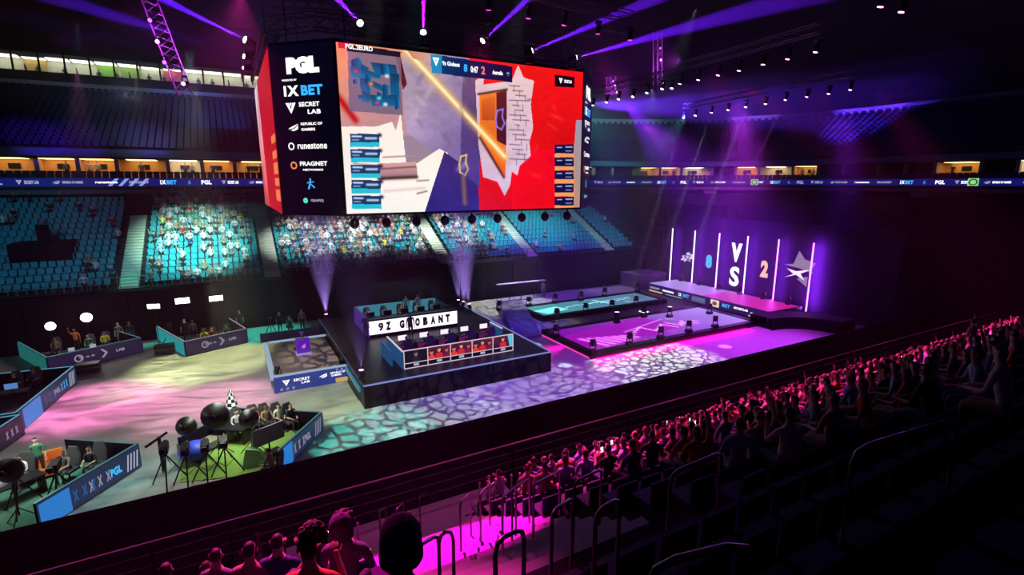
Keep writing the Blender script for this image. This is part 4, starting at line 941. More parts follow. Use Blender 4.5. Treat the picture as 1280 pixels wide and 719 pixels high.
# front left pen
FL = [(-12.2, 23.4), (-7.0, 21.9), (-4.5, 25.3), (-7.3, 27.3), (-12.4, 25.8)]
fl = pen('green2', FL, 1.05, [None, BLK2, DK, None, None], 'broadcast pen in the front left corner with three seated hosts', (.05, .14, .10))
wall_art(fl, FL[1], FL[2], .5, [([[(0, 0), (1, 0), (1, 1), (0, 1)]], .14, 1.1, .95, BM), (CROSS3, .4, .9, .5, BL), (CROSS3, .55, .9, .5, DIM2), ('PGL', .72, .5, .35, CYAN), (STRIPES, .9, .6, .7, DIMW)])
wall_art(fl, FL[3], FL[2], .5, [], .09)
# middle left pens
ML = [(-14.6, 32.0), (-10.15, 31.8), (-9.35, 38.6), (-14, 39.3)]
ml = pen('dark', ML, 1.05, [DK, BLK2, DK, None], 'dark broadcast pen at the left edge with a bright blue end wall', (.02, .03, .05), (.15, .6, .9))
wall_art(ml, ML[1], ML[2], .52, [([[(0, 0), (1, 0), (1, 1), (0, 1)]], .2, 1.9, .98, BM), (CROSS3, .48, 1.2, .6, BL), ('PGL', .62, .7, .3, DIM2), (CROSS3, .75, .8, .5, CYAN), (STRIPES, .9, .8, .8, DIMW)])
LL = [(-14.6, 28.0), (-10.7, 28.3), (-9.9, 31.4), (-14.4, 31.5)]
ll = pen('dark', LL, 1.05, [DK, DK, DK, None], 'dark broadcast pen lower down at the left edge with white letters', (.02, .03, .05), (.15, .6, .9))
wall_art(ll, LL[1], LL[2], .52, [('PGL', .3, 1.0, .45, DIMW), (CROSS3, .75, .8, .4, DIM2)])
# rear left pen and rear middle pen
RL = [(-13.9, 46.4), (-11.2, 41.3), (-6.6, 43.6), (-8.4, 46.5)]
RLF = led('pen_violet', (.014, .009, .035), 1)
rl = pen('teal', RL, 1.1, [led('pen_teal', (.01, .14, .13), .8), RLF, RLF, None], 'rear left broadcast pen with violet front and two round softboxes', (.02, .2, .14))
wall_art(rl, RL[1], RL[2], .6, [(ring(), .3, .5, .5, DIM2), (SHIELD, .32, .2, .25, DIM2), ('o o', .42, .5, .12, DIM2), ([[(0, 0), (.5, .5), (0, 1), (.3, 1), (.8, .5), (.3, 0)]], .58, .5, .6, DIM2), ('LAB', .75, .5, .2, DIM2)])
RM = [(-5.9, 46.6), (-3.75, 41.0), (.1, 42.6), (-1.0, 46.6)]
rm = pen('teal', RM, 1.1, [led('pen_teal2', (.02, .3, .32), .8), RLF, RLF, None], 'rear middle broadcast pen with violet front under three bright panel lights', (.02, .2, .14), (.6, .55, .65))
wall_art(rm, RM[1], RM[2], .6, [(ring(), .3, .5, .5, DIM2), (SHIELD, .32, .2, .25, DIM2), ('o o', .42, .5, .12, DIM2), ([[(0, 0), (.5, .5), (0, 1), (.3, 1), (.8, .5), (.3, 0)]], .58, .5, .6, DIM2), ('LAB', .75, .5, .2, DIM2)])
MB().box(1.0, 5.2, 42.0, 42.1, 0, .7).obj('low_wall', DK, tag(link('desk_pen', None), 'dark technical pen behind the presenter platform', 'booth'))
# lights on stands
PL = led('panel_glow', (1, 1, 1), 8, True)
def panel_light(u, v, y, w, h, tilt, label):
    p = gy(u, v, y); t = thing('panel_light', label, 'lamp', (p.x, p.y, 0), R(tilt))
    MB().tube([(0, .05, .3), (0, .05, p.z)], .025, 6).obj('stand', BLKM, t)
    for k in range(3): a = k * 2.1; MB().tube([(0, .05, .5), (.5 * math.cos(a), .05 + .5 * math.sin(a), .02)], .018, 5).obj('leg', BLKM, t)
    MB().box(-w / 2, w / 2, 0, .08, p.z - h / 2, p.z + h / 2).obj('housing', BLKM, t); MB().box(-w / 2 + .02, w / 2 - .02, -.02, -.005, p.z - h / 2 + .02, p.z + h / 2 - .02).obj('diffuser', PL, t)
panel_light(192, 383, 44.2, .85, .35, -20, 'left panel light on a stand over the rear middle pen'); panel_light(228, 376, 45.4, .95, .45, 0, 'middle panel light on a stand over the rear middle pen'); panel_light(270, 373, 45.4, .95, .42, 5, 'right panel light on a stand over the rear middle pen')
def round_softbox(p, r, facing, label, glow):
    t = thing('round_softbox', label, 'lamp', (p.x, p.y, 0)); d = Vector(facing).normalized(); q = Vector((0, 0, p.z))
    MB().tube([q - d * .38, q - d * .3, q], [.08, r * .55, r], 18, cap=False).tube([q - d * .5, q - d * .36], .09, 8).obj('shell', BLKM, t)
    MB().tube([q - d * .03, q - d * .005], [r * .97, r * .97], 18).obj('diffuser', led('soft_glow', (1, .98, .9), 7, True) if glow else mat('soft_off', (.6, .6, .55), .8), t)
    MB().tube([(0, 0, .4), (0, 0, p.z - .05)], .028, 6).obj('stand', BLKM, t)
    for k in range(3): a = k * 2.1 + .4; MB().tube([(0, 0, .7), (.6 * math.cos(a), .6 * math.sin(a), .02)], .02, 5).obj('leg', BLKM, t)
p = gy(63, 408, 45.2); round_softbox(p, .30, (.2, -1, -.1), 'left round softbox glowing over the rear left pen', True)
p = gy(108, 397, 45.6); round_softbox(p, .35, (.1, -1, -.1), 'right round softbox glowing over the rear left pen', True)
for u, v, y, r, l in ((233, 533, 24.6, .42, 'smallest round black softbox seen from behind, front middle pen, left'), (269, 520, 24.4, .58, 'largest round black softbox seen from behind, centre of the front middle pen'), (311, 523, 24.0, .42, 'round black softbox seen from behind, right of the largest one'), (12, 588, 22.6, .44, 'round black softbox seen from behind in the front left pen')):
    p = gy(u, v, y); round_softbox(p, r, (.15, 1, -.25), l, False)
for (x, y, z, pw) in ((-.8, 25.0, 4.2, 230), (-8.2, 24.8, 4, 190), (-9.8, 44.2, 4, 60), (-2.6, 44.2, 4.2, 50)): area((x, y, z), (x, y + .5, 0), pw, (.95, 1, .85), 1.6, 1.2)
# people, desks and gear in the pens
def hosts(spots, grp, z=.03):
    for (u, v, y, pose, shirt, rz, lab, tr_) in spots:
        p = gz(u, v, .6); x, yy = p.x, p.y
        person((x, yy, z), R(rz), pose, shirt, lab, grp, trs=TRS[tr_])
        if pose.startswith('sit'): game_chair((x, yy, z), R(rz), 'swivel chair of the ' + lab.split(' seated')[0].split(' leaning')[0].split(' crouched')[0] + ', ' + grp.replace('people of the ', ''), 'chairs ' + grp)
hosts([(28, 592, 0, 'sit', 'white', 160, 'host in a white shirt seated at the left of the front left pen', 2), (50, 582, 0, 'stand', 'green', 180, 'host in a dark green top standing in the middle of the front left pen', 1), (118, 578, 0, 'sit_lean', 'black', 150, 'man in black leaning forward at the right end of the front left pen', 1), (85, 585, 0, 'sit_desk', 'grey', 150, 'person in grey seated between the two hosts of the front left pen', 1)], 'people of the front left pen')
hosts([(297, 532, 0, 'sit', 'white', 190, 'host in white seated below the checkered ornament', 0), (318, 527, 0, 'sit', 'orange', 190, 'host in orange seated second along the back wall of the front middle pen', 1), (333, 525, 0, 'sit_desk', 'tan', 195, 'host in tan seated third along the back wall of the front middle pen', 1), (349, 524, 0, 'sit', 'white', 200, 'host in white seated fourth along the back wall of the front middle pen', 1), (364, 524, 0, 'sit', 'black', 205, 'host in black seated last along the back wall of the front middle pen', 1), (341, 583, 0, 'sit_lean', 'tan', 60, 'operator in tan crouched at the front corner of the front middle pen', 1)], 'people of the front middle pen')
hosts([(70, 436, 0, 'sit', 'tan', 180, 'guest in tan seated at the left of the rear left pen', 1), (96, 432, 0, 'stand_raise', 'orange', 180, 'person in orange standing in the rear left pen', 1), (112, 432, 0, 'sit', 'green', 170, 'guest in green seated in the middle of the rear left pen', 1), (132, 428, 0, 'sit', 'yellow', 180, 'guest in yellow seated at the right of the rear left pen', 1)], 'people of the rear left pen')
hosts([(232, 418, 0, 'stand', 'black', 180, 'person in black standing at the left of the rear middle pen', 1), (242, 420, 0, 'stand', 'grey', 200, 'person in grey standing second in the rear middle pen', 1), (256, 424, 0, 'sit', 'yellow', 180, 'guest in yellow seated in the rear middle pen', 1), (266, 422, 0, 'sit', 'red', 180, 'guest in red seated in the rear middle pen', 0), (284, 418, 0, 'sit', 'green', 180, 'guest in green seated at the right of the rear middle pen', 1)], 'people of the rear middle pen')
hosts([(350, 408, 0, 'stand', 'black', 190, 'technician in black standing left in the dark pen behind the presenter platform', 1), (362, 407, 0, 'sit_desk', 'grey', 180, 'technician in grey seated behind the presenter platform', 1), (378, 405, 0, 'stand', 'tan', 170, 'technician in tan standing right in the dark pen behind the presenter platform', 1)], 'technicians behind the presenter platform')
hosts([(20, 482, 0, 'sit_desk', 'black', 180, 'analyst in black seated left in the dark pen at the left edge', 1), (44, 476, 0, 'sit_desk', 'navy', 180, 'analyst in navy seated right in the dark pen at the left edge', 1)], 'analysts of the left pens')
desk((-8.3, 24.6), 1.7, 'black laptop desk in the front left pen', None, .03, R(35)); desk((-1.2, 26.0), 2.2, 'black desk in front of the seated hosts of the front middle pen', None, .03, R(-35))
desk((-9.9, 43.3), 2.4, 'black desk in the rear left pen', None, .03, R(20)); desk((-2.6, 43.2), 2.2, 'black desk in the rear middle pen', None, .03, R(15)); desk((-12, 36.2), 2.4, 'long black desk in the dark pen at the left edge', None, .03, 0)
for (x, y, rz, l) in ((-12.5, 36.2, 0, 'left'), (-11.5, 36.2, 0, 'right')): monitor((x, y, .78), R(rz), led('blue_glow', (.1, .25, .6), .8), 'monitor on the %s half of the long desk in the dark pen' % l, None)
for (x, y, rz, z, l) in ((-8.6, 24.5, 60, .78, 'on the black laptop desk in the front left pen'), (-10.4, 43.2, 10, .78, 'on the desk in the rear left pen, left'), (-9.3, 43.5, 10, .78, 'on the desk in the rear left pen, right'), (-1.6, 26.2, -30, .78, 'on the desk of the front middle pen')):
    t = thing('laptop', 'open silver laptop ' + l, 'laptop', (x, y, z), R(rz)); MB().box(-.17, .17, -.12, .12, 0, .018).obj('keyboard_deck', STEEL, t)
    MB().add([(-.17, .12, .018), (.17, .12, .018), (.17, .19, .24), (-.17, .19, .24), (-.17, .13, .018), (.17, .13, .018), (.17, .2, .24), (-.17, .2, .24)], [(0, 1, 2, 3), (7, 6, 5, 4), (3, 2, 6, 7), (0, 3, 7, 4), (1, 5, 6, 2)]).obj('lid', led('laptop_glow', (.6, .7, .8), .5), t)
# orange sofas
SOF = mat('orange_upholstery', (.75, .16, .02), .8)
for x, y, rz, l in ((-8.1, 26.2, 195, 'orange sofa behind the hosts of the front left pen'), (-2.0, 25.6, 215, 'round grey sofa by the largest softbox')):
    c = SOF if 'orange' in l else mat('grey_upholstery', (.22, .21, .15), .9); t = thing('sofa', l, 'sofa', (x, y, .03), R(rz))
    MB().box(-.9, .9, -.4, .4, .12, .42).obj('seat', c, t); MB().box(-.9, .9, -.52, -.36, .12, .85).obj('backrest', c, t)
    for s in (-1, 1): MB().box(s * .95 - .1, s * .95 + .1, -.5, .4, .1, .6).obj('armrest', c, t)
# television on stand, checkered cone ornament, blue pouffe, green bag
p = gz(338, 566, .1); t = thing('television', 'large flat television on a wheeled stand seen from its side, front middle pen', 'television', (p.x, p.y, .03), R(25))
MB().box(-.72, .72, 0, .06, .55, 1.35).obj('panel', mat('grey_plastic', (.4, .42, .46), .4), t); MB().tube([(0, .03, .1), (0, .03, .6)], .04, 6).box(-.5, .5, -.3, .3, 0, .08).obj('stand', BLKM, t)
p = gz(295, 523, .4); t = thing('checkered_ornament', 'black and white checkered cone ornament on the back wall of the front middle pen', 'ornament', (-.9, 27.1, .03))
for k in range(9):
    r0, r1 = .42 * (1 - k / 9.5) + .02, .42 * (1 - (k + 1) / 9.5) + .02
    for j in range(8):
        a0, a1 = j * math.pi / 4, (j + 1) * math.pi / 4; z0, z1 = .6 + k * .17, .6 + (k + 1) * .17
        MB().add([(r0 * math.cos(a0), r0 * math.sin(a0), z0), (r0 * math.cos(a1), r0 * math.sin(a1), z0), (r1 * math.cos(a1), r1 * math.sin(a1), z1), (r1 * math.cos(a0), r1 * math.sin(a0), z1), (0, 0, z0 + .05)], [(0, 1, 2, 3), (0, 4, 1), (2, 4, 3)]).obj('tile', [mat('white_gloss', (.85, .85, .85), .3), mat('black_tile', (.02, .02, .02), .3)][(j + k) % 2], t)
MB().tube([(0, 0, 0), (0, 0, .6)], .12, 10).obj('stem', BLKM, t)
p = gz(243, 562, .5); o = MB().ball((0, 0, .42), .62, .62, .42, 0, 14, 8).obj('blue_pouffe', mat('blue_vinyl', (.03, .06, .7), .5), None, (p.x, p.y, .03)); tag(o, 'round bright blue pouffe at the left of the front middle pen', 'pouffe')
p = gz(318, 575, .2); o = MB().add([(-.5, -.3, 0), (.5, -.3, 0), (.5, .35, 0), (-.5, .35, 0), (-.3, -.05, .75), (.2, -.1, .6), (.3, .15, .55), (-.2, .15, .8)], [(3, 2, 1, 0), (4, 5, 6, 7), (0, 1, 5, 4), (1, 2, 6, 5), (2, 3, 7, 6), (3, 0, 4, 7)]).obj('folded_reflector', mat('pale_green_cloth', (.5, .95, .4), .7), None, (p.x, p.y, .03)); tag(o, 'pale green folded reflector standing at the front of the front middle pen', 'reflector')
# camera tripods
def tripod(u, v, label, h=1.5, r=.7):
    p = gz(u, v, 0); t = thing('camera_tripod', label, 'camera', (p.x, p.y, 0))
    for k in range(3):
        a = k * 2.094 + .5; MB().tube([(0, 0, h - .1), (r * math.cos(a), r * math.sin(a), .02)], .03, 6).tube([(r * .5 * math.cos(a), r * .5 * math.sin(a), h * .5), (0, 0, h * .35)], .015, 4).obj('leg', BLKM, t)
    m = MB(); m.box(-.14, .14, -.3, .3, h, h + .3).tube([(0, .3, h + .15), (0, .55, h + .15)], [.08, .11], 10).box(-.02, .02, -.5, -.3, h + .1, h + .35).box(-.1, .1, -.62, -.5, h + .2, h + .36); m.obj('camera_body', BLKG, t)
    MB().tube([(0, -.1, h), (.25, -.75, h - .25)], .015, 5).obj('pan_bar', BLKM, t); return t
for u, v, l in ((212, 607, 'television camera on a tripod, leftmost before the front middle pen'), (238, 608, 'television camera on a tripod, second before the front middle pen'), (262, 604, 'television camera on a tripod, third before the front middle pen'), (285, 598, 'television camera on a tripod, nearest the softbox stand of the front middle pen'), (30, 640, 'television camera on a tripod in the lower left corner'), (78, 632, 'television camera on a tripod before the front left pen'), (340, 425, 'television camera left of the presenter platform'), (215, 432, 'television camera beside the rear middle pen')): tripod(u, v, l)
p = gz(205, 590, 0); t = thing('jib_crane', 'black camera crane pole reaching up left of the front middle pen', 'crane', (p.x, p.y, 0)); MB().tube([(0, 0, 0), (0, 0, 1.6)], .07, 8).obj('post', BLKM, t); MB().bar((-.5, -.1, 1.3), (.3, .1, 1.7), .08, .08).obj('arm', BLKM, t)
for x, y, l in ((-6.2, 30.2, 'black flight case on the floor left of the front left pen wall'), (-9.0, 40.2, 'black flight case beside the rear left pen'), (-5.1, 42.4, 'black flight case between the two rear pens')):
    if 'left of' in l: continue
    t = thing('flight_case', l, 'case', (x, y, 0)); MB().box(-.6, .6, -.35, .35, .1, .7).obj('case_body', BLKM, t); MB().box(-.62, .62, -.37, .37, .42, .46).obj('lid_seam', STEEL, t)

# ---------------------------------------------------------------- right end: runways, fixtures, riser, tubes
def runway(x0, x1, y0, y1, pic, label, corner=None):
    t = thing('runway', label, 'stage', (0, 0, 0)); MB().box(x0, x1, y0, y1, 0, .36).obj('deck', BLKM, t)
    pic.obj('glow_floor', ((x0 + x1) / 2, (y0 + y1) / 2, .375), XR, (0, 1, 0), x1 - x0 - 1.1, y1 - y0 - 1.1, led_vcol('floor_glow', 1.5), t)  # runway glow pattern put into the floor surface as emissive colour
    for q in ((x0, x1, y0, y0 + .5), (x0, x1, y1 - .5, y1), (x0, x0 + .5, y0, y1), (x1 - .5, x1, y0, y1)): MB().box(*q, .3, .42).obj('border', BLKG, t)
    return t
pc = Pic(120, 44, (.6, .1, .7)); pc.poly([(0, 0), (1, 0), (1, 1), (0, 1)], (.38, .0, .50), (.55, .48, .78), (1, -.1), .08); pc.poly([(0, .3), (.55, 0), (.62, .7), (.2, 1), (0, 1)], (.60, .0, .62), al=.55)
for i in range(6): pc.line((.05 + i * .04, .52 + .03 * i), (.10 + i * .04, .92 - .02 * i), .035, (.9, .45, .95), 2.6)
for i in range(14): pc.line((.28 + i * .035, .70 - (i % 5) * .06), (.31 + i * .035, .72 - (i % 4) * .08), .018, (.95, .6, .98), 2.6)
pc.line((.3, .55), (.62, .28), .012, (.9, .5, .95), 2.6)
runway(20.9, 38.6, 27.0, 33.6, pc, 'near runway glowing magenta right of the player stage, ringed by small lamps')
pc = Pic(120, 36, (.2, .4, .5)); pc.poly([(0, 0), (1, 0), (1, 1), (0, 1)], (.22, .50, .52), (.28, .38, .52), (1, 0), .1); pc.poly([(.0, .45), (.2, .3), (.24, .7), (.05, .9)], (.45, .85, .85))
for i in range(12): pc.line((.25 + i * .05, .55 - (i % 3) * .08), (.28 + i * .05, .5), .02, (.75, .95, .95), 3)
pc.line((.55, .2), (.6, .7), .03, (.7, .95, .95), 3); pc.line((.4, .45), (.85, .35), .015, (.65, .9, .95), 3)
runway(23.0, 37.8, 36.8, 41.4, pc, 'far runway glowing dull teal behind the magenta one')
l_ = area((29, 26.8, .34), (29, 26.62, 0), 420, (1, .0, .28), 16, .1); l_.data.spread = R(120); l_ = area((20.7, 30.3, .34), (20.5, 30.3, 0), 90, (1, .0, .4), .1, 6); l_.data.spread = R(120)
t = thing('runway_glow_strip', 'magenta light strip along the foot of the near runway', 'light'); MB().box(21.2, 37, 26.9, 26.97, .02, .07).obj('strip', led('magenta_strip', (1, .0, .35), .8), t)
MB().box(20.8, 20.88, 27.2, 33.4, .02, .08).obj('strip', led('magenta_strip_dim', (1, .05, .5), 1.0), t)
t = thing('ramp', 'black ramp lit violet between the player stage and the runways', 'ramp', (0, 0, 0)); MB().add([(18.4, 33, 0), (20.6, 33, 0), (24.2, 42.5, 0), (21.4, 42.5, 0), (18.4, 33, .25), (20.6, 33, .25), (24.2, 42.5, .7), (21.4, 42.5, .7)], [(3, 2, 1, 0), (4, 5, 6, 7), (0, 1, 5, 4), (1, 2, 6, 5), (2, 3, 7, 6), (3, 0, 4, 7)]).obj('ramp_deck', mat('violet_grey', (.12, .1, .2), .5), t)
spot((22, 30, 12), (21, 37, .4), 6000, (.12, .01, 1), 44, 1)
fx = [(741, 435), (787, 426), (826, 418), (861, 410), (894, 404), (695, 416), (771, 399), (805, 392), (837, 392), (887, 388)]
for i, (u, v) in enumerate(fx):
    p = gz(u, v, .75); p.z = .42 + .745; stage_lamp(p, p + Vector((.2, .3, 2)), LP if i in (6, 8) else BLKG, 'small black lamp on the %s border of the magenta runway, %s from the left' % (('near', 'far')[i > 4], ORD[i % 5]), 'lamps round the magenta runway', .2)
fx = [(624, 384), (661, 379), (694, 375), (726, 372), (756, 367), (797, 361), (696, 394), (732, 387), (765, 383), (795, 378)]
for i, (u, v) in enumerate(fx):
    p = gz(u, v, .75); p.z = .42 + .745; stage_lamp(p, p + Vector((.2, .3, 2)), BLKG, 'small black lamp on the %s border of the teal runway, %s from the left' % (('far', 'near')[i > 5], ORD[i % 6]), 'lamps round the teal runway', .2)
# riser with logo front
rs_ = thing('score_riser', 'long low riser with a logo display front below the glowing tubes', 'stage', (0, 0, 0))
RX = 40.2; RY0, RY1 = 27.2, 42.2
MB().box(RX, 44.8, RY0, RY1, 0, .95).obj('deck', BLKM, rs_)
pc = Pic(16, 60, (.5, .4, .9)); pc.poly([(0, 0), (1, 0), (1, .55), (0, .55)], (.72, .66, .98), (.75, .5, .95)); pc.poly([(0, .5), (1, .5), (1, 1), (0, 1)], (.85, .25, .85), (.85, .05, .6))
pc.obj('glow_deck', (42.4, (RY0 + RY1) / 2, .965), XR, (0, 1, 0), 4.2, RY1 - RY0 - .2, led_vcol('riser_glow', .8), rs_)  # lavender and pink lit look put into the deck as emissive colour
MB().box(RX - .08, RX - .02, RY0, RY1, .12, .93).obj('logo_screen', led('riser_front', (.015, .008, .09), .9), rs_)
yd = (0, -1, 0)
for body, y, w, h, m_, z in (('FRAGNET', 40.9, 1.4, .22, DIMW, .6), ('runestone', 39.0, 1.6, .24, WHITE, .6), ('1X', 37.3, .4, .32, WHITE, .58), ('BET', 36.5, .8, .32, CYAN, .58), ('BET', 31.6, .9, .32, CYAN, .58), ('SECRETLAB', 30.0, 1.5, .2, WHITE, .62), ('runestone', 28.3, 1.3, .22, WHITE, .5)):
    text(body, (RX - .1, y, z), yd, Z1, w, h, m_, rs_, .04)
YS = led('amber_led', (.9, .5, .25), .9)
for y, w in ((40.8, 2.0), (28.3, 1.7)): MB().box(RX - .1, RX - .085, y - w / 2, y + w / 2, .16, .3).obj('amber_strip', YS, rs_)
MB().box(RX - .1, RX - .085, 37, 39.4, .18, .26).obj('pale_strip', PALE, rs_)
shape([[(0, 0), (1, 0), (1, 1), (0, 1)]], (RX - .1, 32.9, .56), yd, Z1, 1.0, .68, led('cream_led', (.9, .95, .7), .8), rs_); shape(ring(12, .4, .0), (RX - .12, 32.9, .56), yd, Z1, .7, .5, led('brick_led', (.35, .05, .02), .9), rs_)
shape([[(0, 0), (1, 0), (1, 1), (0, 1)]], (RX - .1, 34.9, .52), yd, Z1, 1.7, .55, led('slate_led', (.10, .14, .3), .8), rs_)
shape([[(0, .4), (1, .4), (1, .6), (0, .6)]], (RX - .12, 34.9, .6), yd, Z1, 1.4, .2, DIM2, rs_)
# black curved ramp closing the riser at the near end
m = MB(); N = 14
for k in range(N):
    a0, a1 = math.pi / 2 * k / N, math.pi / 2 * (k + 1) / N
    P = lambda a, r: (38.2 + r * math.sin(a) * 1.1, 22.2 + r * math.cos(a))
    q = [P(a0, 3.4), P(a1, 3.4), P(a1, 5.4), P(a0, 5.4)]
    m.add([(x, y, 0) for x, y in q] + [(x, y, 1.0) for x, y in q], [(4, 5, 6, 7), (0, 1, 5, 4), (2, 3, 7, 6)])
tag(m.obj('curved_cover', mat('black_violet_cloth', (.007, .006, .012), .8, spec=.2)), 'black curved cover closing the near end of the riser', 'cover')
# glowing tubes
TUBE = led('tube_glow', (.72, .25, 1), 4.5); TUBC = led('tube_core', (1, .75, 1), 4)
tl = ['leftmost', 'second from the left', 'third from the left', 'fourth from the left', 'fifth from the left', 'rightmost']
TY = [43.9, 40.55, 37.25, 33.8, 30.45, 27.1]
for i, y in enumerate(TY):
    t = thing('light_tube', 'tall vertical glowing violet tube behind the riser, ' + tl[i], 'lamp', (45.3, y, 0), 0, 'six glowing tubes')
    MB().box(-.25, .25, -.2, .2, 0, .45).obj('foot', BLKM, t); MB().tube([(0, 0, .45), (0, 0, 6.7)], .065, 8).obj('tube', led('tube_glow_%d' % (i // 2), ((.62, .45, 1), (.68, .4, 1), (.85, .2, 1))[i // 2], 3.6), t)
    l = bpy.data.lights.new('tube_lamp', 'AREA'); l.shape = 'RECTANGLE'; l.size = .3; l.size_y = 6; l.energy = (200, 200, 220, 260, 320, 700)[i]; l.color = (.33, .03, 1)
    o = bpy.data.objects.new('tube_lamp', l); COL.objects.link(o); o.location = (45.6, y, 3.6); o.rotation_euler = (R(90), 0, R(-90))
    l2 = l.copy(); l2.energy *= .35; l2.color = (.5, .06, 1); o = bpy.data.objects.new('tube_lamp', l2); COL.objects.link(o); o.location = (45.1, y, 3.6); o.rotation_euler = (R(90), 0, R(90))
# score wall between the tubes
sw = thing('score_wall', 'dark display wall between the glowing tubes showing VS with scores 8 and 2', 'display', (0, 0, 0))
for i in range(5):
    y1, y0 = TY[i] + (2.5 if i == 0 else -.01), TY[i + 1] + (.01 if i < 4 else -6.5)  # outer panels lengthened so the tube glow falls off gradually
    MB().box(46.3, 46.42, y0, y1, .02, 8.2).obj('display_panel', mat('matt_screen', (.02, .015, .03), .9, spec=.1), sw)
SWX = 46.27
text('V', (SWX, 35.75, 4.75), yd, Z1, 1.35, 2.0, WHITE, sw, .07); text('S', (SWX, 35.75, 2.2), yd, Z1, 1.2, 2.1, WHITE, sw, .035)
text('8', (SWX, 39.2, 3.35), yd, Z1, .85, 1.5, led('cyan_digit', (.02, .5, 1), 1.2), sw, .07); text('2', (SWX, 32.35, 3.5), yd, Z1, .85, 1.7, led('peach_digit', (1, .45, .3), 1.3), sw, .06)
LG = led('logo_white', (.8, .78, .95), .9)
shape([[(0, .2), (.2, .5), (.05, .55), (.45, .7), (.4, .85), (.65, .95), (.6, .8), (1, .8), (.85, .6), (1, .5), (.75, .4), (.7, .2), (.5, .3), (.3, .1), (.25, .25)]], (SWX, 42.3, 3.4), yd, Z1, 2.1, 1.5, LG, sw); text('9Z', (SWX - .02, 42.3, 3.4), yd, Z1, 1.1, .6, led('logo_dark', (.05, .01, .15), 1), sw, .03)
GRY = led('logo_grey', (.28, .22, .30), .9)
shape([[(0, .55), (.3, .6), (.45, 1), (.65, .78), (1, .7), (.9, .5), (.95, .4), (.5, .5)], [(.45, .2), (.8, .3), (.8, 0)]], (SWX, 28.8, 4.1), yd, Z1, 3.0, 3.3, GRY, sw)
shape([[(0, .1), (.35, .45), (.05, .8), (.45, .68), (1, .95), (.62, .55), (.8, .1), (.45, .42)]], (SWX - .02, 28.9, 3.55), yd, Z1, 2.5, 1.3, led('logo_pink', (1, .72, .95), 1.2), sw)
for i in range(6):
    stage_lamp((44.3, 41.2 - i * 2.6, 1.55), (43, 41.2 - i * 2.6, 4), BLKG, 'small black lamp standing along the back of the riser, %s from the left' % ORD[i], 'lamps along the riser', .18)
# spike sensor: pale steps right of the far runway
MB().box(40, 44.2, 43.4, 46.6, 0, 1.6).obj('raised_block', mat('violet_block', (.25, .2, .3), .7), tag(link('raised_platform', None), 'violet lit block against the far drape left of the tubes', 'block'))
for i in range(12):
    x = 5.8 + (i * 37 % 60) * .0 + i * .0
# crew in the shade along the far side
for i, (u, v, l) in enumerate(((679, 368, 'crew member in grey beside the thin far table'), (520, 378, 'crew member in black at the rear edge of the player stage'), (300, 400, 'crew member in black right of the rear middle pen'), (172, 412, 'crew member in black between the two rear pens'), (158, 415, 'crew member in grey at the rear left pen end'))):
    p = gz(u, v, .4); person((p.x, min(p.y, 46.2), 0), R(170), 'stand', 'grey' if 'grey' in l else 'black', l)

# ---------------------------------------------------------------- near stand
NZ = lambda y: 10.275 - .625 * y
struct(MB().box(-45, 48, 15.45, 15.7, 0, 3.62).obj('wall_front', BLK))
NROW = 17
b = MB(); vs = []; pr = [(15.5, 3.3), (12.2, 3.3 - .65)]
struct(MB().box(-45, 48, 11.9, 15.5, 2.4, 2.65).obj('trim_5', BLK))
for i in range(NROW): b.box(-45, 60, 11.8 - .8 * (i + 1), 11.8 - .8 * i + .02, 0, 2.9 + .5 * i - .02)
struct(b.obj('seating_stand', DCONC), 'stepped near stand under the magenta lit crowd')
MC = mat('aisle_concrete', (.55, .52, .55), .7, noise=.15, nscale=4, bump=.2)
AI0, AI1 = 1.9, 4.9
t = thing('aisle_stairs', 'magenta lit aisle stairs running down the near stand to the front rail', 'stairs', ((AI0 + AI1) / 2, 11.8, 2.9))
me = MB().box(-(AI1 - AI0) / 2, (AI1 - AI0) / 2, -.4, 0, 0, .25).mesh('step', [MC])
for i in range(18): link('step', me, t, (0, -.4 * i, .25 * i - .24 + .0))
me2 = None
MB().box(AI0 - 1.5, AI1 + 1.8, 11.85, 13.0, 2.66, 2.72).obj('landing', MC, tag(link('aisle_landing', None), 'magenta lit landing at the foot of the near aisle', 'landing'))
# front rail with pink top and thin lower bars
t = thing('guard_rail', 'long guard rail with a pink lit top along the front of the near stand', 'rail', (0, 13.2, 2.65))
PR = mat('pink_lit_steel', (.85, .6, .75), .45, .2)  # tint of the pink light put into the steel colour
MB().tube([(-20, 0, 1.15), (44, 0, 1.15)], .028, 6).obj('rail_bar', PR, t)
for z in (.85, .55, .25): MB().tube([(-20, 0, z), (44, 0, z)], .012, 5).obj('wire', STEEL, t)
pm_ = MB().box(-.03, .03, -.03, .03, 0, 1.15).mesh('post', [BLKM])
for i in range(40): link('post', pm_, t, (-20 + i * 1.6, .03, 0))
area((3, 14.3, 6), (3, 13.2, 3.8), 70, (1, .06, .55), 18, .2)  # added soft light to brighten the rail top, no fixture built
# bar barriers at the foot of the aisle
for gx_, lab in ((AI0 - 1.1, 'left'), (AI1 + .2, 'right')):
    t = thing('bar_barrier', 'barrier of close upright steel bars at the foot of the aisle, %s side' % lab, 'barrier', (gx_, 11.2, 3.4))
    for k in range(7): MB().tube([(0.16 * k, -.15 * k, -.3 + .09 * k), (.16 * k, -.15 * k, .75 + .09 * k)], .022, 6).ball((.16 * k, -.15 * k, .77 + .09 * k), .034, .034, .034, 0, 6, 4).obj('bar', PR, t)
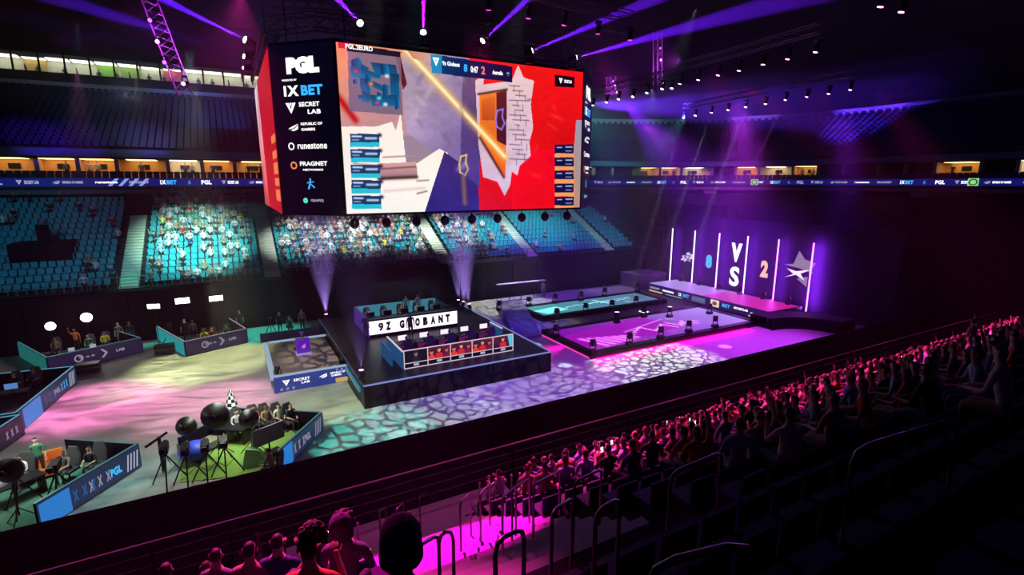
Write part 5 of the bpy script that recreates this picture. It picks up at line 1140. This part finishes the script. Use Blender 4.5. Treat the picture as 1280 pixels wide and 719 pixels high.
# inverted-U aisle hand rails, tops slope down with the stand
def hand_rail(u0, v0, u1, v1, hh, label, r=.03, mat_=STEEL, drop=None):
    def on(u, v):   # point at height hh above the stand slope seen through (u, v)
        d = ray(u, v); tt = (10.275 + hh - 12) / min(-.02, d.z + .625 * d.y); return CAM + d * tt
    a, c = on(u0, v0), on(u1, v1); t = thing('hand_rail', label, 'rail', (a.x, a.y, NZ(a.y))); o = Vector((a.x, a.y, NZ(a.y)))
    A, Cc = a - o, c - o; dz = Vector((0, 0, 1)); k = (Cc - A).normalized() * .12
    MB().tube([A - dz * (hh - .02), A - dz * .12, A - dz * .03 + k * .25, A + k, Cc - k, Cc - dz * .03 - k * .25, Cc - dz * .12, Cc - dz * hh], r, 8).obj('tube', mat_, t)
HR = [((512, 690), (548, 668)), ((548, 668), (566, 661)), ((619, 677), (655, 659)), ((718, 603), (752, 586)), ((839, 592), (903, 565)), ((812, 707), (943, 676)), ((1068, 562), (1200, 522)), ((600, 618), (612, 606)), ((640, 612), (662, 598)), ((667, 606), (700, 588)), ((575, 628), (588, 617)), ((474, 640), (482, 634)), ((496, 636), (504, 629)), ((524, 622), (536, 612)), ((628, 622), (645, 608)), ((690, 640), (716, 622)), ((745, 640), (775, 622))]
hl = ['large hand rail right of the hooded spectator, at the bottom edge', 'second hand rail right of the hooded spectator', 'hand rail at the right side of the magenta aisle, lowest', 'hand rail with a bright top above the dark seats, centre', 'long hand rail in the dark block right of the aisle', 'long low hand rail at the bottom edge, right of centre', 'largest hand rail in the black lower right corner', 'small hand rail far down the magenta aisle, left', 'small hand rail halfway down the magenta aisle', 'hand rail beside the pink lit spectator, right of the aisle', 'smallest hand rail at the foot of the magenta aisle', 'leftmost thin rail at the foot of the magenta aisle', 'second thin rail at the foot of the magenta aisle', 'third thin rail at the foot of the magenta aisle', 'thin rail in the middle of the magenta aisle', 'thin rail right of the lowest aisle hand rail', 'thin rail in the dark seats right of the aisle']
for k, ((a, c), l) in enumerate(zip(HR, hl)): hand_rail(*a, *c, .95, l, .02)

# ---------------------------------------------------------------- spectators
rng = random.Random(11)
cands = []     # (distance, x, y, z, rz, pose, shirt, side)
for i in range(NROW - 3):
    y = 11.8 - .8 * i - .45; z = 2.9 + .5 * i
    x = -3.2 if i < 12 else 9
    while x < 46:
        x += .56
        if AI0 - .35 < x < AI1 + .35: continue
        if (Vector((x, y, z + 1)) - CAM).length < 3.6: continue
        d = (Vector((x, y, z + 1)) - CAM); dep = d.x * math.sin(YAW) + d.y * math.cos(YAW)
        if dep < 1.5: continue
        u = 640 + FPX * (d.x * math.cos(YAW) - d.y * math.sin(YAW)) / dep
        if u < 170 or u > 1300: continue
        front = i < 6
        if x < AI0 and (i < 3 or rng.random() < .35 or (i > 4 and x > .3)): continue
        if rng.random() > (.80 if front else .42): continue
        if 4.7 < x < 6.4 and i > 3: continue
        if i > 9 and x < 9: continue
        cands.append((d.length, x + rng.uniform(-.05, .05), y, z, rng.uniform(-.35, .35) - (.2 if x < 8 else -.25), rng.choice(['sit', 'sit', 'sit_lean', 'sit_phone', 'sit', 'sit_lean', 'sit', 'sit_raise' if rng.random() < .5 else 'sit']), rng.choice(['black', 'grey', 'white', 'black', 'red', 'tan', 'navy', 'pale_blue', 'white', 'orange']), 'near', i))
dens = lambda x, i: (.06 if x < -9 else .16) if x < -7.5 else (.55 + .02 * i if x < 2.6 else .82 if x < 18.6 else (.55 if x < 23.5 else .18) if x < 28.6 else .03)
for i in range(NR):
    y = 48 + i * RUN + .42; z = 4. + i * RISE; x = -17.5
    while x < 43:
        x += .52
        if any(abs(x - a) < .95 for a in AX) or rng.random() > dens(x, i) * (1 if x < -7.5 or x > 18 else (.55 if i < 5 and x < 2.6 else 1)): continue
        if -15.6 < x < -10.8 and 2 < i < 9: continue
        cands.append(((Vector((x, y, z + 1)) - CAM).length, x, y, z, math.pi + rng.uniform(-.3, .3), rng.choice(['sit', 'sit', 'sit_lean', 'sit_raise']), rng.choice(['white', 'black', 'grey', 'white', 'black', 'tan', 'black', 'pale_blue', 'grey', 'green', 'black', 'navy', 'white', 'white', 'black', 'tan', 'red' if rng.random() < .4 else 'grey', 'yellow' if rng.random() < .3 else 'white']), 'far', i))
cands.sort(key=lambda c: c[0])
n_people = len([o for o in S.objects if o.name.startswith('person')])
N_IND = max(0, 296 - n_people)
def xband(x):
    for lim, w in ((AI0, 'left of the magenta aisle'), (7, 'beside the magenta aisle'), (10, 'right of the magenta aisle'), (14, 'below the player stage'), (19, 'below the stage corner'), (25, 'below the magenta runway'), (32, 'below the runway end'), (60, 'at the far right')):
        if x < lim: return w
poses = {'sit': 'sitting upright', 'sit_lean': 'leaning forward', 'sit_phone': 'holding a phone', 'sit_raise': 'raising an arm'}
PHM = led('phone_glow', (.9, .85, 1), 2.2)
rest = MB(); RM_ = [CL[k] for k in ('white', 'black', 'grey', 'tan', 'red', 'pale_blue', 'yellow', 'green', 'navy', 'orange')] + [SKIN[0], HAIR[0], TRS[1], SHOE]
ci = {k: i for i, k in enumerate(('white', 'black', 'grey', 'tan', 'red', 'pale_blue', 'yellow', 'green', 'navy', 'orange'))}
nphone = 0
for k, (d, x, y, z, rz, pose, sh, side, i) in enumerate(cands):
    if k < N_IND:
        if side == 'near':
            rw = ['front', 'second', 'third', 'fourth', 'fifth', 'sixth', 'seventh', 'eighth', 'ninth'][i] if i < 9 else 'upper dark'; lab = 'spectator in %s %s, %s near stand row %s' % (sh.replace('_', ' '), poses[pose], rw, xband(x)); grp = 'spectators of the %s near row %s' % (rw, xband(x))
        else: lab = 'spectator in %s %s, far stand %s, %s' % (sh.replace('_', ' '), poses[pose], names_row[i], blk(x)); grp = 'spectators of the far stand %s, %s' % (names_row[i], blk(x))
        person((x, y, z), rz, pose, sh, lab, grp)
        if pose == 'sit_phone' and nphone < 12 and rng.random() < .3:
            nphone += 1; p = Vector((x, y, z)) + Matrix.Rotation(rz, 3, 'Z') @ Vector((.1, .42, 1.02))
            ph = MB().box(-.035, .035, 0, .008, -.07, .07).box(-.032, .032, -.002, 0, -.066, .066, 1).obj('phone', [BLKG, PHM], None, p, rz); tag(ph, 'lit phone held by a person in %s, %s near row %s' % (sh.replace('_', ' '), rw, xband(x)), 'phone', 'lit phones in the crowd')
    else:
        src = PS.get(pose + '#') or (person_mesh(pose), PS[pose + '#'])[1]
        M_ = Matrix.Translation((x, y, z)) @ Matrix.Rotation(rz, 4, 'Z')
        base = len(rest.v)
        # body without the small hand and face bits
        rest.v += [tuple(M_ @ Vector(v)) for v in src.v]; rest.f += [[base + q for q in f_] for f_ in src.f]; rest.smooth += src.smooth
        rest.m += [{0: ci[sh], 1: 12, 2: 10, 3: 11, 4: 13, 5: 11, 6: 10}[q] for q in src.m]
if rest.v: tag(rest.obj('crowd', RM_), 'remaining spectators packed in the far rows of both stands', 'crowd', kind='stuff')
# nearest spectators at the bottom edge
def on_row(u, v, hh): d = ray(u, v); tt = (10.275 + hh - 12) / (d.z + .625 * d.y); return CAM + d * tt
for (u, v, pose, sh, l, sc) in ((500, 692, 'sit', 'black', 'spectator in a dark beanie at the bottom edge, head and shoulders seen from behind', 1.0), (425, 668, 'sit_lean', 'grey', 'spectator with dark curly hair and a grey pink jacket left of the beanie wearer', 1), (384, 690, 'sit_phone', 'orange', 'spectator in orange and black filming, left of the curly haired one', 1), (310, 690, 'sit', 'tan', 'spectator with a bare head left of the filming one', 1), (268, 697, 'sit', 'grey', 'spectator in a grey top second from the left at the bottom edge', 1), (205, 716, 'sit', 'red', 'leftmost spectator at the bottom edge', 1), (345, 680, 'sit_phone', 'navy', 'spectator holding a camera up between the bare head and the orange jacket', 1)):
    p = on_row(u, v, 1.28); i = max(0, round((11.35 - p.y) / .8)); z = p.z - 1.28; o = person((p.x, p.y, z), R(-25), pose, sh, l, hair=HAIR[0], trs=TRS[1])
    if 'beanie' in l:
        m = MB(); prof = [(0, .165), (.04, .16), (.08, .135), (.106, .09), (.112, .04), (.115, -.03), (.118, -.035), (.118, -.075), (.104, -.075)]
        n_ = 20; vs = [(r * math.cos(a), r * 1.12 * math.sin(a), h + (.006 if kk % 2 else 0)) for r, h in prof for kk, a in enumerate([2 * math.pi * q / n_ for q in range(n_)])]
        m.add(vs, [(j * n_ + k, (j + 1) * n_ + k, (j + 1) * n_ + (k + 1) % n_, j * n_ + (k + 1) % n_) for j in range(len(prof) - 1) for k in range(n_)], 0, True)
        m.obj('knitted_beanie', mat('violet_knit', (.10, .05, .12), .95, noise=.3, nscale=40, bump=.6), o, (0, .04, 1.30))
    if 'curly' in l:
        m = MB()
        for q in range(46):
            a, b_ = rng.uniform(0, 6.28), rng.uniform(-.3, 1.5); m.ball((.10 * math.cos(a) * math.cos(b_), .11 * math.sin(a) * math.cos(b_), .11 * math.sin(b_) + .01), .035, .035, .035, 0, 6, 4)
        m.obj('curly_hair', HAIR[1], o, (0, .13, 1.30))
person((24, 8.0, NZ(8.0) - .1), R(-15), 'stand_raise', 'white', 'tall spectator standing up in pink light at the far right of the near stand', None)
# black seats of the near stand
sb = MB()
for i in range(NROW - 1):
    y = 11.8 - .8 * i - .5; z = 2.9 + .5 * i; x = -6.
    while x < 46:
        x += .56
        if (AI0 - .3 < x < AI1 + .3 and i < 10) or (Vector((x, y, z + .5)) - CAM).length < 1.9 or (1.0 < x < 5.3 and 4 < i < 10): continue
        sb.box(x - .22, x + .22, y - .2, y + .2, z + .38, z + .43).box(x - .22, x + .22, y - .25, y - .2, z + .35, z + .82)
tag(sb.obj('seat_rows', mat('black_blue_seat', (.012, .02, .05), .5)), 'dark tip-up seats of the near stand under the crowd', 'seats', kind='stuff')
# silhouettes in the glazed gallery and suites
for i in range(14):
    x = -19 + i * 1.7 + rng.uniform(-.4, .4)
    person((x, 79.2, 23.1), R(180) if i % 3 else R(90), 'stand' if i % 2 else 'stand', rng.choice(['black', 'navy', 'grey', 'black']), 'dark figure standing in the glazed gallery at the upper left', 'figures in the glazed gallery')
for i, (a, s, kind, o_, t0, n0, w) in enumerate(SUITE):
    if kind == 'd' or not (-16 < s < 4 or 46 < s < 100): continue
    for q in range(1 + (i % 2)):
        p = o_ + n0 * .6 + t0 * rng.uniform(-.9, .9)
        person((p.x, p.y, 12.22), math.atan2(n0.x, -n0.y) if False else math.atan2(-n0.y, -n0.x) - R(90), 'stand', rng.choice(['black', 'white', 'navy', 'grey']), 'guest standing in %s suite above the ribbon display, %s of the video cube' % ('a cream lit' if kind == 'w' else 'an orange lit', 'left' if s < 10 else 'right'), 'guests in the suites')

# ---------------------------------------------------------------- labels: alike neighbours are told apart from left to right
by = {}
for o in S.objects:
    if o.parent is None and 'label' in o and o.get('kind') not in ('structure', 'stuff') and not o.name.startswith('stadium_seat'): by.setdefault(o['label'], []).append(o)
def scr_x(o): d = o.location - CAM; return (d.x * math.cos(YAW) - d.y * math.sin(YAW)) / max(.1, d.x * math.sin(YAW) + d.y * math.cos(YAW))
for lab, os_ in by.items():
    if len(os_) < 2: continue
    os_.sort(key=scr_x)
    for i, o in enumerate(os_):
        if len(os_) <= 3: sfx = ', leftmost' if i == 0 else ', rightmost' if i == len(os_) - 1 else ', middle'
        else: sfx = ', %s from left' % ORD[i]
        if len((lab + sfx).split()) <= 16: o['label'] = lab + sfx
